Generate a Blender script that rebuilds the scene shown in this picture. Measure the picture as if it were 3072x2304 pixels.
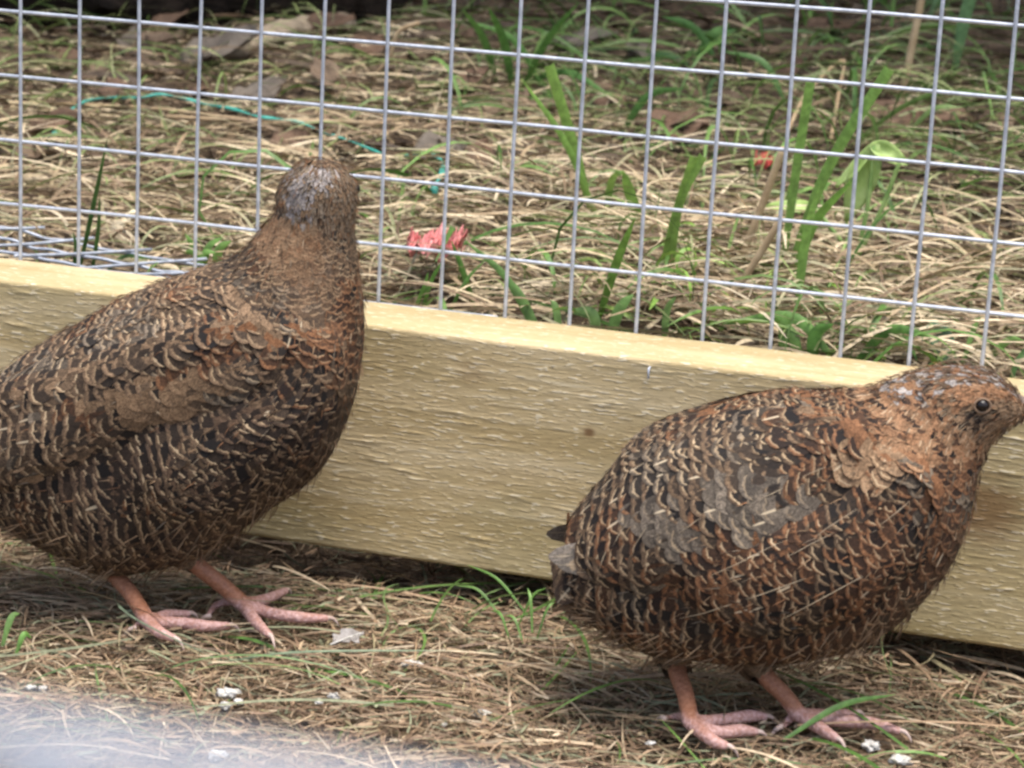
import bpy, bmesh, math, random
import numpy as np
from mathutils import Vector, Matrix, noise as mnoise

# ------------------------------------------------------------------ clear
for o in list(bpy.data.objects):
    bpy.data.objects.remove(o)
scene = bpy.context.scene
COL = scene.collection
rng = np.random.default_rng(11)
random.seed(11)

# ------------------------------------------------------------------ camera
FPX = 7239.1452                       # focal length in pixels of a 3072 px wide picture
CAM = np.array([0.2547, -0.8346, 0.2959])
YAW, PITCH, ROLL = 0.2918, 1.3233, 0.0526


def _rot(a, b, c):
    ca, sa, cb, sb, cc, sc = math.cos(a), math.sin(a), math.cos(b), math.sin(b), math.cos(c), math.sin(c)
    return (np.array([[ca, -sa, 0], [sa, ca, 0], [0, 0, 1.]]) @ np.array([[1, 0, 0], [0, cb, -sb], [0, sb, cb]])
            @ np.array([[cc, -sc, 0], [sc, cc, 0], [0, 0, 1.]]))


RC = _rot(YAW, PITCH, ROLL)
cam_data = bpy.data.cameras.new('camera')
cam = bpy.data.objects.new('camera', cam_data)
COL.objects.link(cam)
m4 = np.eye(4); m4[:3, :3] = RC; m4[:3, 3] = CAM
cam.matrix_world = Matrix(m4.tolist())
cam_data.sensor_fit = 'HORIZONTAL'
cam_data.sensor_width = 36.0
cam_data.lens = FPX / 3072 * 36.0
cam_data.clip_start = 0.005
cam_data.clip_end = 60
cam_data.dof.use_dof = True
cam_data.dof.focus_distance = 0.84
cam_data.dof.aperture_fstop = 30.0
scene.camera = cam

# ------------------------------------------------------------------ world, sun, exposure
SUN_EL, SUN_AZ = math.radians(77), math.radians(128)     # azimuth measured from +Y towards +X
world = bpy.data.worlds.new('World')
scene.world = world
world.use_nodes = True
wn = world.node_tree
bg = wn.nodes['Background']
sky = wn.nodes.new('ShaderNodeTexSky')
sky.sky_type = 'NISHITA'
sky.sun_disc = False
sky.sun_elevation = SUN_EL
sky.sun_rotation = SUN_AZ
sky.air_density = 1.0
sky.dust_density = 4.0
sky.ozone_density = 1.0
wn.links.new(sky.outputs[0], bg.inputs[0])
bg.inputs[1].default_value = 0.10
sun_data = bpy.data.lights.new('sun', 'SUN')
sun_data.energy = 1.5
sun_data.angle = math.radians(38)
sun_data.color = (1.0, 0.97, 0.88)
sun = bpy.data.objects.new('sun', sun_data)
COL.objects.link(sun)
sd = Vector((math.sin(SUN_AZ) * math.cos(SUN_EL), math.cos(SUN_AZ) * math.cos(SUN_EL), math.sin(SUN_EL)))
sun.rotation_euler = sd.to_track_quat('Z', 'Y').to_euler()
sun.location = (0, 0, 3)
vs_ = scene.view_settings
vs_.view_transform = 'Standard'
vs_.look = 'None'
vs_.gamma = 1
vs_.use_curve_mapping = False
vs_.exposure = 1.45
scene.render.engine = 'CYCLES'
scene.cycles.filter_width = 2.7

# ------------------------------------------------------------------ helpers: survey
K = 3072 / 2212


def ray(u, v):
    d = RC @ np.array([(u * K - 1536) / FPX, -(v * K - 1152) / FPX, -1.0])
    return d


def on_plane(u, v, p0, n):
    d = ray(u, v)
    return CAM + d * (np.dot(p0 - CAM, n) / np.dot(d, n))


def on_y(u, v, y):
    return on_plane(u, v, np.array([0, y, 0]), np.array([0, 1., 0]))


def on_z(u, v, z):
    return on_plane(u, v, np.array([0, 0, z]), np.array([0, 0, 1.]))


def sstep(x, a, b):
    t = np.clip((np.asarray(x, float) - a) / (b - a), 0, 1)
    return t * t * (3 - 2 * t)


def terrain(x, y):
    x = np.asarray(x, float); y = np.asarray(y, float)
    bump = (0.0016 * np.sin(x * 61 + 1.3 * np.sin(y * 47)) + 0.0012 * np.sin(y * 83 + x * 29 + 1.1)
            + 0.0009 * np.sin(x * 149 - y * 97 + .4))
    inside = -0.003 + bump - 0.006 * sstep(y, -0.06, -0.02) * sstep(-x, 0.0, 0.08)
    out = 0.080 + 0.05 * np.clip(y - 0.06, 0, 3) + bump * 2.2 + 0.006 * np.sin(x * 17 + y * 11) + 0.012 * sstep(y, 0.5, 1.0)
    k = sstep(y, 0.004, 0.05)
    return inside * (1 - k) + out * k


def on_ground(u, v, dz=0.0):
    d = ray(u, v)
    t = 0.5
    p = CAM + d * t
    while t < 6:
        p = CAM + d * t
        if (p[1] > 0.03 or v > 1150) and p[2] <= terrain(p[0], p[1]) + dz:
            break
        t += 0.002
    return p


# ------------------------------------------------------------------ helpers: mesh
def link(o, parent=None):
    COL.objects.link(o)
    if parent is not None:
        o.parent = parent
    return o


def tag(o, label, cat, group=None):
    o['label'] = label
    o['category'] = cat
    if group:
        o['group'] = group
    return o


def empty(name, loc=(0, 0, 0)):
    o = bpy.data.objects.new(name, None)
    o.empty_display_size = 0.02
    o.location = loc
    return link(o)


def np_mesh(name, V, Q, mat, smooth=True, col=None, uv=None, attrs=None):
    """V (n,3), Q (m,4) or (m,3)"""
    V = np.asarray(V, np.float32); Q = np.asarray(Q, np.int32)
    me = bpy.data.meshes.new(name)
    k = Q.shape[1]
    me.vertices.add(len(V)); me.vertices.foreach_set('co', V.ravel())
    me.loops.add(Q.size); me.loops.foreach_set('vertex_index', Q.ravel())
    me.polygons.add(len(Q))
    me.polygons.foreach_set('loop_start', np.arange(0, Q.size, k, dtype=np.int32))
    me.polygons.foreach_set('use_smooth', np.full(len(Q), smooth, bool))
    me.update(calc_edges=True)
    allattr = dict(attrs or {})
    if col is not None:
        allattr['col'] = col
    for nm, dat in allattr.items():
        a = me.attributes.new(nm, 'FLOAT_COLOR', 'POINT')
        d = np.ones((len(V), 4), np.float32); d[:, :dat.shape[1]] = dat
        a.data.foreach_set('color', d.ravel())
    if uv is not None:
        a = me.attributes.new('fuv', 'FLOAT_VECTOR', 'POINT')
        d = np.zeros((len(V), 3), np.float32); d[:, :2] = uv
        a.data.foreach_set('vector', d.ravel())
    me.materials.append(mat)
    me.validate()
    return me


def obj_np(name, V, Q, mat, parent=None, **kw):
    return link(bpy.data.objects.new(name, np_mesh(name, V, Q, mat, **kw)), parent)


def bm_obj(name, bm, mat, parent=None, smooth=True):
    me = bpy.data.meshes.new(name)
    bm.normal_update()
    bm.to_mesh(me); bm.free()
    for p in me.polygons:
        p.use_smooth = smooth
    me.materials.append(mat)
    return link(bpy.data.objects.new(name, me), parent)


def tube(path, radii, sides=8, flat=1.0):
    """swept tube, returns V,Q (closed with small end caps)"""
    P = np.asarray(path, float); n = len(P)
    r = np.broadcast_to(np.asarray(radii, float), (n,))
    T = np.gradient(P, axis=0); T /= np.linalg.norm(T, axis=1)[:, None] + 1e-12
    up = np.array([0, 0, 1.]) if abs(T[0][2]) < .9 else np.array([1., 0, 0])
    V = []
    for i in range(n):
        a = np.cross(T[i], up); a /= np.linalg.norm(a) + 1e-12
        b = np.cross(a, T[i]); up = b
        ang = np.arange(sides) * 2 * np.pi / sides
        V.append(P[i] + r[i] * (np.cos(ang)[:, None] * a + flat * np.sin(ang)[:, None] * b))
    V = list(np.concatenate(V))
    Q = []
    for i in range(n - 1):
        for j in range(sides):
            k = (j + 1) % sides
            Q.append((i * sides + j, i * sides + k, (i + 1) * sides + k, (i + 1) * sides + j))
    c0 = len(V); V.append(P[0] - T[0] * r[0] * .5); V.append(P[-1] + T[-1] * r[-1] * .5)
    for j in range(sides):
        k = (j + 1) % sides
        Q.append((c0, k, j, c0)); Q.append((c0 + 1, (n - 1) * sides + j, (n - 1) * sides + k, c0 + 1))
    return np.array(V), Q


def tube_obj(name, path, radii, mat, parent=None, sides=8, flat=1.0):
    V, Q = tube(path, radii, sides, flat)
    me = bpy.data.meshes.new(name)
    me.from_pydata(V.tolist(), [], [tuple(dict.fromkeys(f)) for f in Q])
    for p in me.polygons:
        p.use_smooth = True
    me.materials.append(mat)
    return link(bpy.data.objects.new(name, me), parent)


def catmull(P, n):
    P = np.asarray(P, float)
    Pe = np.vstack([2 * P[0] - P[1], P, 2 * P[-1] - P[-2]])
    out = []
    ts = np.linspace(0, len(P) - 1, n)
    for t in ts:
        i = min(int(t), len(P) - 2); f = t - i
        a, b, c, d = Pe[i:i + 4]
        out.append(.5 * ((2 * b) + (c - a) * f + (2 * a - 5 * b + 4 * c - d) * f * f + (3 * b - a - 3 * c + d) * f ** 3))
    return np.array(out)


def ribbons(base, az, L, W, rise, bend, droop, col, segs=6, zfun=None, fold=0.0, sink=None):
    """many lying or standing strips. az heading, rise initial elevation angle (rad), bend yaw rate, droop pitch change along strip"""
    n = len(base)
    t = np.linspace(0, 1, segs + 1)
    P = np.zeros((n, segs + 1, 3)); P[:, 0] = base
    for k in range(segs):
        a = az + bend * (t[k] + .5 / segs); e = rise - droop * (t[k] + .5 / segs)
        step = np.stack([np.cos(a) * np.cos(e), np.sin(a) * np.cos(e), np.sin(e)], 1) * (L / segs)[:, None]
        P[:, k + 1] = P[:, k] + step
    if zfun is not None:
        zmin = zfun(P[..., 0], P[..., 1])
        P[..., 2] = np.maximum(P[..., 2], zmin + (0.0006 if sink is None else sink[:, None]))
    T = np.gradient(P, axis=1); T /= np.linalg.norm(T, axis=2)[..., None] + 1e-9
    tw = rng.uniform(-.8, .8, n)
    up = np.stack([np.sin(az) * np.sin(tw), -np.cos(az) * np.sin(tw), np.cos(tw)], 1)[:, None, :]
    S = np.cross(T, np.broadcast_to(up, T.shape)); S /= np.linalg.norm(S, axis=2)[..., None] + 1e-9
    wprof = np.minimum(1, 1.15 - t ** 3 * .95)[None, :, None] * (W / 2)[:, None, None]
    if fold:
        Nn = np.cross(S, T)
        V = np.stack([P - S * wprof, P - Nn * wprof * fold, P + S * wprof], 2)
        c = 3
    else:
        V = np.stack([P - S * wprof, P + S * wprof], 2)
        c = 2
    V = V.reshape(-1, 3)
    idx = np.arange(n)[:, None, None] * (segs + 1) * c + np.arange(segs)[None, :, None] * c + np.arange(c - 1)[None, None, :]
    Q = np.stack([idx, idx + 1, idx + c + 1, idx + c], -1).reshape(-1, 4)
    return V, Q, np.repeat(col, (segs + 1) * c, axis=0)


# ------------------------------------------------------------------ helpers: materials
class NT:
    def __init__(s, name):
        s.m = bpy.data.materials.new(name); s.m.use_nodes = True
        s.t = s.m.node_tree; s.b = s.t.nodes['Principled BSDF']

    def n(s, kind, **kw):
        nd = s.t.nodes.new(kind)
        for k, v in kw.items():
            setattr(nd, k, v)
        return nd

    def put(s, sock, v):
        if hasattr(v, 'is_output') or isinstance(v, bpy.types.NodeSocket):
            s.t.links.new(v, sock)
        elif v is not None:
            sock.default_value = v

    def math(s, op, a, b=None, c=None, clamp=False):
        nd = s.n('ShaderNodeMath', operation=op, use_clamp=clamp)
        for i, v in enumerate((a, b, c)):
            if v is not None:
                s.put(nd.inputs[i], v)
        return nd.outputs[0]

    def ss(s, x, a, b):
        nd = s.n('ShaderNodeMapRange', interpolation_type='SMOOTHSTEP')
        s.put(nd.inputs[0], x); s.put(nd.inputs[1], a); s.put(nd.inputs[2], b)
        return nd.outputs[0]

    def mix(s, f, a, b, mode='MIX'):
        nd = s.n('ShaderNodeMix', data_type='RGBA', blend_type=mode)
        s.put(nd.inputs[0], f)
        s.put(nd.inputs[6], a if not isinstance(a, tuple) else a + (1,) * (4 - len(a)))
        s.put(nd.inputs[7], b if not isinstance(b, tuple) else b + (1,) * (4 - len(b)))
        return nd.outputs[2]

    def noise(s, vec, scale, detail=3, rough=.55):
        nd = s.n('ShaderNodeTexNoise')
        if vec is not None:
            s.put(nd.inputs['Vector'], vec)
        nd.inputs['Scale'].default_value = scale; nd.inputs['Detail'].default_value = detail
        nd.inputs['Roughness'].default_value = rough
        return nd.outputs[0]

    def obj(s):
        return s.n('ShaderNodeTexCoord').outputs['Object']

    def scalev(s, vec, sc, loc=(0, 0, 0)):
        nd = s.n('ShaderNodeMapping'); s.put(nd.inputs[0], vec)
        nd.inputs['Scale'].default_value = sc; nd.inputs['Location'].default_value = loc
        return nd.outputs[0]

    def attr(s, name):
        return s.n('ShaderNodeAttribute', attribute_name=name)

    def sep(s, v):
        nd = s.n('ShaderNodeSeparateXYZ'); s.put(nd.inputs[0], v); return nd.outputs

    def bump(s, h, strength, dist):
        nd = s.n('ShaderNodeBump'); s.put(nd.inputs['Height'], h)
        nd.inputs['Strength'].default_value = strength; nd.inputs['Distance'].default_value = dist
        s.t.links.new(nd.outputs[0], s.b.inputs['Normal'])

    def out(s, col, rough=.7, metal=0., spec=.4):
        s.put(s.b.inputs['Base Color'], col if not isinstance(col, tuple) else col + (1,) * (4 - len(col)))
        s.put(s.b.inputs['Roughness'], rough); s.put(s.b.inputs['Metallic'], metal)
        s.b.inputs['Specular IOR Level'].default_value = spec
        return s.m


def mat_noisy(name, c1, c2, scale=60, rough=.7, metal=0., bump=0.3, dist=.001, spec=.4, stretch=(1, 1, 1)):
    t = NT(name)
    v = t.scalev(t.obj(), stretch)
    f = t.noise(v, scale, 4)
    t.bump(t.noise(v, scale * 3, 3), bump, dist)
    return t.out(t.mix(t.ss(f, .3, .7), c1, c2), rough, metal, spec)


def mat_attr(name, rough=.65, spec=.35, scale=350, trans=0.0):
    t = NT(name)
    c = t.attr('col').outputs['Color']
    f = t.noise(t.obj(), scale, 3)
    col = t.mix(.6, c, t.mix(t.ss(f, .25, .75), (.45, .42, .40), (1.25, 1.22, 1.15)), 'MULTIPLY')
    m = t.out(col, rough, 0, spec)
    if trans:
        tr = t.n('ShaderNodeBsdfTranslucent'); t.put(tr.inputs[0], col)
        mx = t.n('ShaderNodeMixShader'); mx.inputs[0].default_value = trans
        t.t.links.new(t.b.outputs[0], mx.inputs[1]); t.t.links.new(tr.outputs[0], mx.inputs[2])
        t.t.links.new(mx.outputs[0], t.t.nodes['Material Output'].inputs[0])
    return m


def mat_soil():
    t = NT('soil')
    o = t.obj()
    a = t.noise(o, 38, 5); b = t.noise(o, 210, 4)
    c = t.mix(t.ss(a, .3, .7), (.055, .039, .027), (.12, .084, .056))
    c = t.mix(t.ss(b, .5, .72), c, (.16, .115, .075))
    t.bump(t.math('ADD', a, b), .8, .004)
    return t.out(c, .95, 0, .2)


def mat_wood():
    t = NT('sawn_softwood')
    o = t.obj()
    g = t.noise(t.scalev(o, (7, 60, 75)), 1.0, 5, .6)          # long growth bands
    fib = t.noise(t.scalev(o, (28, 500, 640)), 1.0, 4, .6)     # fibres
    blot = t.noise(t.scalev(o, (9, 20, 20)), 1.0, 3)
    c = t.mix(t.ss(g, .3, .7), (.46, .345, .17), (.61, .485, .285))
    c = t.mix(t.ss(fib, .55, .8), c, (.70, .60, .40))  # paler fibres; the light their edges catch is painted in here
    c = t.mix(t.math('MULTIPLY', t.ss(fib, .45, .2), .5), c, (.30, .21, .10))
    c = t.mix(t.math('MULTIPLY', t.ss(blot, .42, .62), .40), c, (.31, .26, .12))
    sl = t.noise(t.scalev(o, (210, 800, 1050)), 1.0, 2, .5)     # torn pale slivers
    c = t.mix(t.math('MULTIPLY', t.ss(sl, .60, .67), .75), c, (.78, .69, .50))
    c = t.mix(t.math('MULTIPLY', t.ss(sl, .38, .30), .22), c, (.24, .175, .085))
    x, y, z = t.sep(o)
    # knots and brown marks: centre x, z (metres in the plank's frame), radius
    for kx, kz, r, k in ((-.0785, .096, .010, .55), (-.088, .057, .007, .75), (.183, .063, .017, .7),
                         (.262, .035, .013, .7), (.045, .072, .0025, .85), (.0, .088, .006, .25), (.10, .040, .012, .25)):
        dx = t.math('MULTIPLY', t.math('SUBTRACT', x, kx), .75)
        dz = t.math('SUBTRACT', z, kz)
        d = t.math('SQRT', t.math('ADD', t.math('MULTIPLY', dx, dx), t.math('MULTIPLY', dz, dz)))
        d = t.math('ADD', d, t.math('MULTIPLY', t.math('SUBTRACT', fib, .5), r * .9))
        c = t.mix(t.math('MULTIPLY', t.ss(d, r, r * .25), k), c, (.17, .085, .035))
    t.bump(t.math('ADD', t.math('ADD', fib, t.math('MULTIPLY', t.ss(sl, .5, .7), 1.2)), t.math('MULTIPLY', g, .4)), .36, .0010)
    return t.out(c, .85, 0, .25)


def mat_zinc():
    t = NT('galvanised_wire')
    o = t.obj()
    f = t.noise(o, 260, 3); g = t.noise(o, 900, 2)
    c = t.mix(t.ss(f, .3, .7), (.42, .45, .51), (.60, .63, .69))
    c = t.mix(t.ss(g, .66, .78), c, (.24, .25, .27))
    t.bump(g, .25, .0004)
    return t.out(c, t.math('ADD', .36, t.math('MULTIPLY', f, .25)), .35, .5)


def mat_feather():
    t = NT('feather')
    uvw = t.sep(t.attr('fuv').outputs['Vector'])
    u, v = uvw[0], uvw[1]
    fa = t.attr('fa'); fb = t.attr('fb')
    r, g, b = t.sep(fb.outputs['Vector'])
    rnd = fb.outputs['Alpha']
    au = t.math('ABSOLUTE', u)
    o = t.obj()
    wob = t.noise(o, 620, 3)
    verm = t.noise(o, 1500, 2)
    e = t.math('ADD', t.math('ADD', v, t.math('MULTIPLY', t.math('MULTIPLY', u, u), .16)),
               t.math('MULTIPLY', t.math('SUBTRACT', wob, .5), .22))
    # fine barbs: streaks running obliquely away from the shaft
    cmb = t.n('ShaderNodeCombineXYZ')
    t.put(cmb.inputs[0], t.math('MULTIPLY', t.math('SUBTRACT', v, t.math('MULTIPLY', au, .55)), 26.0))
    t.put(cmb.inputs[1], t.math('MULTIPLY', u, 2.2)); t.put(cmb.inputs[2], t.math('MULTIPLY', rnd, 77.0))
    barb = t.noise(cmb.outputs[0], 1.0, 2)
    base = t.mix(1.0, fa.outputs['Color'], t.mix(t.ss(barb, .3, .72), (.55, .53, .52), (1.35, 1.32, 1.28)), 'MULTIPLY')
    base = t.mix(.45, base, t.mix(t.ss(verm, .40, .60), (.40, .38, .37), (1.5, 1.48, 1.45)), 'MULTIPLY')
    lo = t.noise(o, 190, 2)
    blk = t.math('MULTIPLY', t.math('MULTIPLY', t.ss(e, .44, .53), t.ss(e, .90, .84)), r)
    blk = t.math('MULTIPLY', blk, t.ss(lo, .24, .38))
    c = t.mix(blk, base, (.011, .0095, .0095))
    crm = t.math('MULTIPLY', t.math('MULTIPLY', t.ss(e, .85, .87), t.ss(e, .925, .90)), g)
    crm = t.math('MULTIPLY', crm, t.ss(lo, .60, .46))
    c = t.mix(crm, c, t.mix(rnd, (.56, .42, .26), (.44, .31, .18)))
    tip = t.math('MULTIPLY', t.ss(e, .95, 1.0), t.math('MULTIPLY', r, .55))
    c = t.mix(tip, c, (.04, .03, .025))
    sh = t.math('MULTIPLY', t.math('MULTIPLY', t.ss(au, .13, .04), t.ss(v, .25, .45)), b)
    c = t.mix(sh, c, (.62, .50, .34))
    t.bump(barb, .25, .0004)
    return t.out(c, .75, 0, .18)


def mat_body():
    """skin under the plumage; the bare legs are orange brown turning pink on the toes"""
    t = NT('quail_skin')
    x, y, z = t.sep(t.obj())
    f = t.noise(t.obj(), 900, 3)
    f2 = t.noise(t.obj(), 160, 3)
    leg = t.mix(t.ss(f, .3, .7), (.27, .110, .058), (.38, .170, .095))
    toe = t.mix(t.ss(f, .35, .65), (.40, .21, .17), (.56, .35, .32))
    k = t.math('ADD', z, t.math('MULTIPLY', t.math('SUBTRACT', f2, .5), .006))
    c = t.mix(t.ss(k, .0135, .0100), leg, toe)
    c = t.mix(t.ss(z, .040, .046), c, (.075, .052, .034))
    v = t.n('ShaderNodeTexVoronoi'); v.inputs['Scale'].default_value = 620
    t.put(v.inputs['Vector'], t.obj())
    t.bump(v.outputs['Distance'], .45, .0008)
    return t.out(c, .55, 0, .4)


def mat_leaf(name, c1, c2, c3, rough=.6, trans=.25):
    t = NT(name)
    o = t.obj()
    c = t.mix(t.ss(t.noise(o, 90, 4), .3, .7), c1, c2)
    c = t.mix(t.ss(t.noise(o, 320, 3), .58, .75), c, c3)
    t.bump(t.noise(o, 420, 3), .4, .0008)
    m = t.out(c, rough, 0, .35)
    tr = t.n('ShaderNodeBsdfTranslucent'); t.put(tr.inputs[0], c)
    mx = t.n('ShaderNodeMixShader'); mx.inputs[0].default_value = trans
    t.t.links.new(t.b.outputs[0], mx.inputs[1]); t.t.links.new(tr.outputs[0], mx.inputs[2])
    t.t.links.new(mx.outputs[0], t.t.nodes['Material Output'].inputs[0])
    return m


M_SOIL = mat_soil()
M_WOOD = mat_wood()
M_ZINC = mat_zinc()
M_STRAW = mat_attr('dry_grass', .6, .4, 420, .12)
M_GREEN = mat_attr('green_grass', .45, .45, 300, .25)
M_FEATHER = mat_feather()
M_BODY = mat_body()
M_FLUFF = mat_attr('down', .8, .2, 300)
M_EYE = mat_noisy('eye_dark', (.006, .004, .004), (.012, .008, .006), 300, .25, 0, 0, .001, .4)
M_LID = mat_noisy('eyelid_skin', (.20, .13, .08), (.26, .17, .11), 900, .7)
M_BEAK = mat_noisy('beak_horn', (.12, .085, .07), (.20, .15, .12), 300, .45, 0, .2, .0005)
M_CLAW = mat_noisy('claw_horn', (.50, .36, .30), (.62, .48, .42), 400, .4)
M_TEAL = mat_noisy('teal_twine', (.03, .30, .24), (.08, .46, .38), 180, .45, 0, .4, .0008, .5, (1, 1, 1))
M_PINK = mat_noisy('pink_plastic', (.62, .17, .16), (.76, .32, .30), 120, .5, 0, .5, .002, .4)
M_RED = mat_noisy('red_scrap', (.50, .05, .05), (.62, .12, .10), 200, .5)
M_DEAD = [mat_leaf('dead_leaf_%s' % n, *c, rough=.75, trans=.08) for n, c in (
    ('umber', ((.095, .055, .034), (.15, .092, .058), (.06, .038, .025))),
    ('buff', ((.12, .08, .052), (.17, .12, .078), (.085, .055, .036))),
    ('grey', ((.105, .085, .068), (.15, .125, .10), (.07, .056, .042))))]
M_LEAFY = mat_leaf('pale_green_leaf', (.42, .58, .17), (.54, .68, .28), (.34, .50, .13), .45, .35)
M_LEAFG = mat_leaf('grey_green_leaf', (.12, .21, .12), (.18, .29, .17), (.10, .17, .09), .5, .2)
M_STALK = mat_noisy('dry_stalk', (.34, .235, .13), (.48, .36, .22), 120, .7)
M_GSTALK = mat_noisy('green_stalk', (.16, .28, .07), (.30, .42, .14), 120, .55)
M_WHITE = mat_noisy('chalky_white', (.42, .39, .34), (.72, .70, .66), 700, .8, 0, .6, .001)
M_BARK = mat_noisy('grey_wood', (.22, .17, .12), (.38, .31, .22), 40, .85, 0, .6, .003, .3, (1, 6, 6))
M_DARKLOG = mat_noisy('dark_rotten_wood', (.020, .014, .010), (.060, .042, .030), 30, .9, 0, .9, .01, .2, (1, 8, 8))
M_CREAM = mat_noisy('cream_peel', (.62, .52, .34), (.76, .68, .48), 200, .55)
M_SHADE_HEDGE = mat_leaf('shade_hedge_leaf', (.035, .07, .022), (.06, .11, .035), (.028, .05, .02), .5, .15)

# ------------------------------------------------------------------ ground
xs = np.concatenate([np.linspace(-8, -1.3, 14), np.linspace(-1.25, .75, 251), np.linspace(.8, 8, 14)])
ys = np.concatenate([np.linspace(-6, -.6, 14), np.linspace(-.56, 1.6, 271), np.linspace(1.7, 12, 16)])
GX, GY = np.meshgrid(xs, ys)
GZ = terrain(GX, GY)
fine = (np.abs(GX + .25) < 1.05) & (GY > -.6) & (GY < 1.65)
GZ = GZ + np.where(fine, rng.normal(0, .0009, GZ.shape), 0)
nx, ny = len(xs), len(ys)
ii = (np.arange(ny - 1)[:, None] * nx + np.arange(nx - 1)[None, :]).ravel()
ground = obj_np('ground', np.stack([GX, GY, GZ], -1).reshape(-1, 3),
                np.stack([ii, ii + 1, ii + nx + 1, ii + nx], 1), M_SOIL)
ground['kind'] = 'structure'

# ------------------------------------------------------------------ timber rail of the run
PT, PB, PF, PK = 0.1012, 0.0150, -0.0390, -0.0016     # top, bottom, front, back


def timber(name, x0, x1, yf, yk, zb, zt, nxs=760, nzs=215, relief=.0002, seed=0.0):
    """sawn plank, the four long faces are one swept skin with raised fibres"""
    h, d = zt - zb, yk - yf
    prof = []                                             # closed outline in (y,z) with normals
    nd = max(6, int(nzs * d / h))
    r = .0012
    for k in range(nzs + 1):
        prof.append((yf, zb + r + (h - 2 * r) * k / nzs, -1, 0))
    prof.append((yf + r * .35, zt - r * .35, -.7, .7))
    for k in range(nd + 1):
        prof.append((yf + r + (d - 2 * r) * k / nd, zt, 0, 1))
    prof.append((yk - r * .35, zt - r * .35, .7, .7))
    for k in range(7):
        prof.append((yk, zt - r - (h - 2 * r) * k / 6, 1, 0))
    for k in range(7):
        prof.append((yk - r - (d - 2 * r) * k / 6, zb, 0, -1))
    pr = np.array(prof)
    X = np.linspace(x0, x1, nxs)
    npz = len(pr)
    V = np.zeros((nxs, npz, 3))
    V[:, :, 0] = X[:, None]; V[:, :, 1] = pr[None, :, 0]; V[:, :, 2] = pr[None, :, 1]
    H = np.zeros((nxs, npz))
    perim = np.concatenate([[0], np.cumsum(np.hypot(np.diff(pr[:, 0]), np.diff(pr[:, 1])))])
    for i in range(nxs):
        for j in range(npz):
            if pr[j, 2] > .5 or pr[j, 3] < -.5:
                continue
            s = perim[j]
            a = mnoise.noise(Vector((X[i] * 70 + seed, s * 950 + X[i] * 20, 3.1)))
            b = mnoise.noise(Vector((X[i] * 330 + seed, s * 1150, 9.7)))
            c = mnoise.noise(Vector((X[i] * 20 + seed, s * 130, 5.5)))
            amp = 1.0 if pr[j, 2] < -.3 else .28
            H[i, j] = amp * relief * (max(a - .22, 0) * 2.4 * (.15 + max(0, .6 + c * 2.4)) + .40 * b + .15 * c)
            H[i, j] *= min(1.0, (.15 + abs(pr[j, 1] - zt) / .004) if pr[j, 2] < -.3 else 1.0)
    V[:, :, 1] += pr[None, :, 2] * H; V[:, :, 2] += pr[None, :, 3] * H
    V = V.reshape(-1, 3)
    i0 = np.arange(nxs - 1)[:, None] * npz; j0 = np.arange(npz)[None, :]; j1 = (j0 + 1) % npz
    Q = np.stack([i0 + j0, i0 + npz + j0, i0 + npz + j1, i0 + j1], -1).reshape(-1, 4)
    o = obj_np(name, V, Q, M_WOOD, smooth=True)
    # end caps
    bm = bmesh.new(); bm.from_mesh(o.data); bm.verts.ensure_lookup_table()
    bm.faces.new([bm.verts[k] for k in range(npz)])
    bm.faces.new([bm.verts[(nxs - 1) * npz + k] for k in reversed(range(npz))])
    bm.normal_update(); bm.to_mesh(o.data); bm.free()
    return o


plank = timber('timber_plank', -.37, .37, PF, PK, PB, PT)
tag(plank, 'sawn pale softwood plank forming the bottom rail of the wire run behind the birds', 'plank')

staple_me = tube('x', [0, 0], .1) if False else None
for sx, sz in ((.0655, .0980),):
    s = tube_obj('staple', [(sx, PF - .0016, sz - .0035), (sx, PF - .0018, sz), (sx, PF + .002, sz + .0006)], [.0004, .0004, .0004], M_ZINC, plank, 6)

# blocks that carry the plank, outside the picture
for bx in (-.33, .33):
    b = timber('support_block', bx - .03, bx + .03, PF + .004, PK - .004, -.006, PB - .0008, 12, 8, .0002, bx)
    tag(b, 'short softwood block under the %s end of the sawn plank' % ('tail-side' if bx < 0 else 'beak-side'), 'block')

# ------------------------------------------------------------------ welded wire mesh
panel = empty('wire_mesh_fence', (0, 0, PB))
tag(panel, 'upright galvanised square wire mesh fixed behind the sawn plank', 'wire mesh')
WR = .00072
NV = list(range(-9, 27)); NH = list(range(-12, 8))
z_lo, z_hi = .2225 - 7.3 * .025, .2225 + 12.4 * .025
x_lo, x_hi = -9.4 * .025 - .2, 26.4 * .025 - .2


def wire_path(a, b, n, amp, seed):
    t = np.linspace(0, 1, n)[:, None]
    P = np.array(a) * (1 - t) + np.array(b) * t
    for k in range(n):
        P[k] += amp * np.array(mnoise.noise_vector(Vector((seed * 3.7, P[k][0] * 14 + P[k][2] * 11, seed))))
    return P


base_z = np.array([0, 0, PB])
for i in NV:
    x = i * .025 - .2
    tube_obj('vertical_wire', wire_path((x, -WR * .8, z_lo), (x, -WR * .8, z_hi), 30, .0006, i + 50) - base_z, WR, M_ZINC, panel, 8)
for j in NH:
    z = .2225 - j * .025
    P = wire_path((x_lo, WR * .8, z), (x_hi, WR * .8, z), 60, .0006, j + 150)
    P[:, 1] = np.clip(P[:, 1], WR * .3, WR * 1.4)
    tube_obj('horizontal_wire', P - base_z, WR, M_ZINC, panel, 8)

# mesh skirt folded out over the grass behind the plank
skirt = empty('wire_mesh_skirt', (-.15, .05, .09))
tag(skirt, 'buckled strip of wire mesh lying flat on the grass behind the plank', 'wire mesh')
sb = np.array([-.15, .05, .09])


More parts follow.
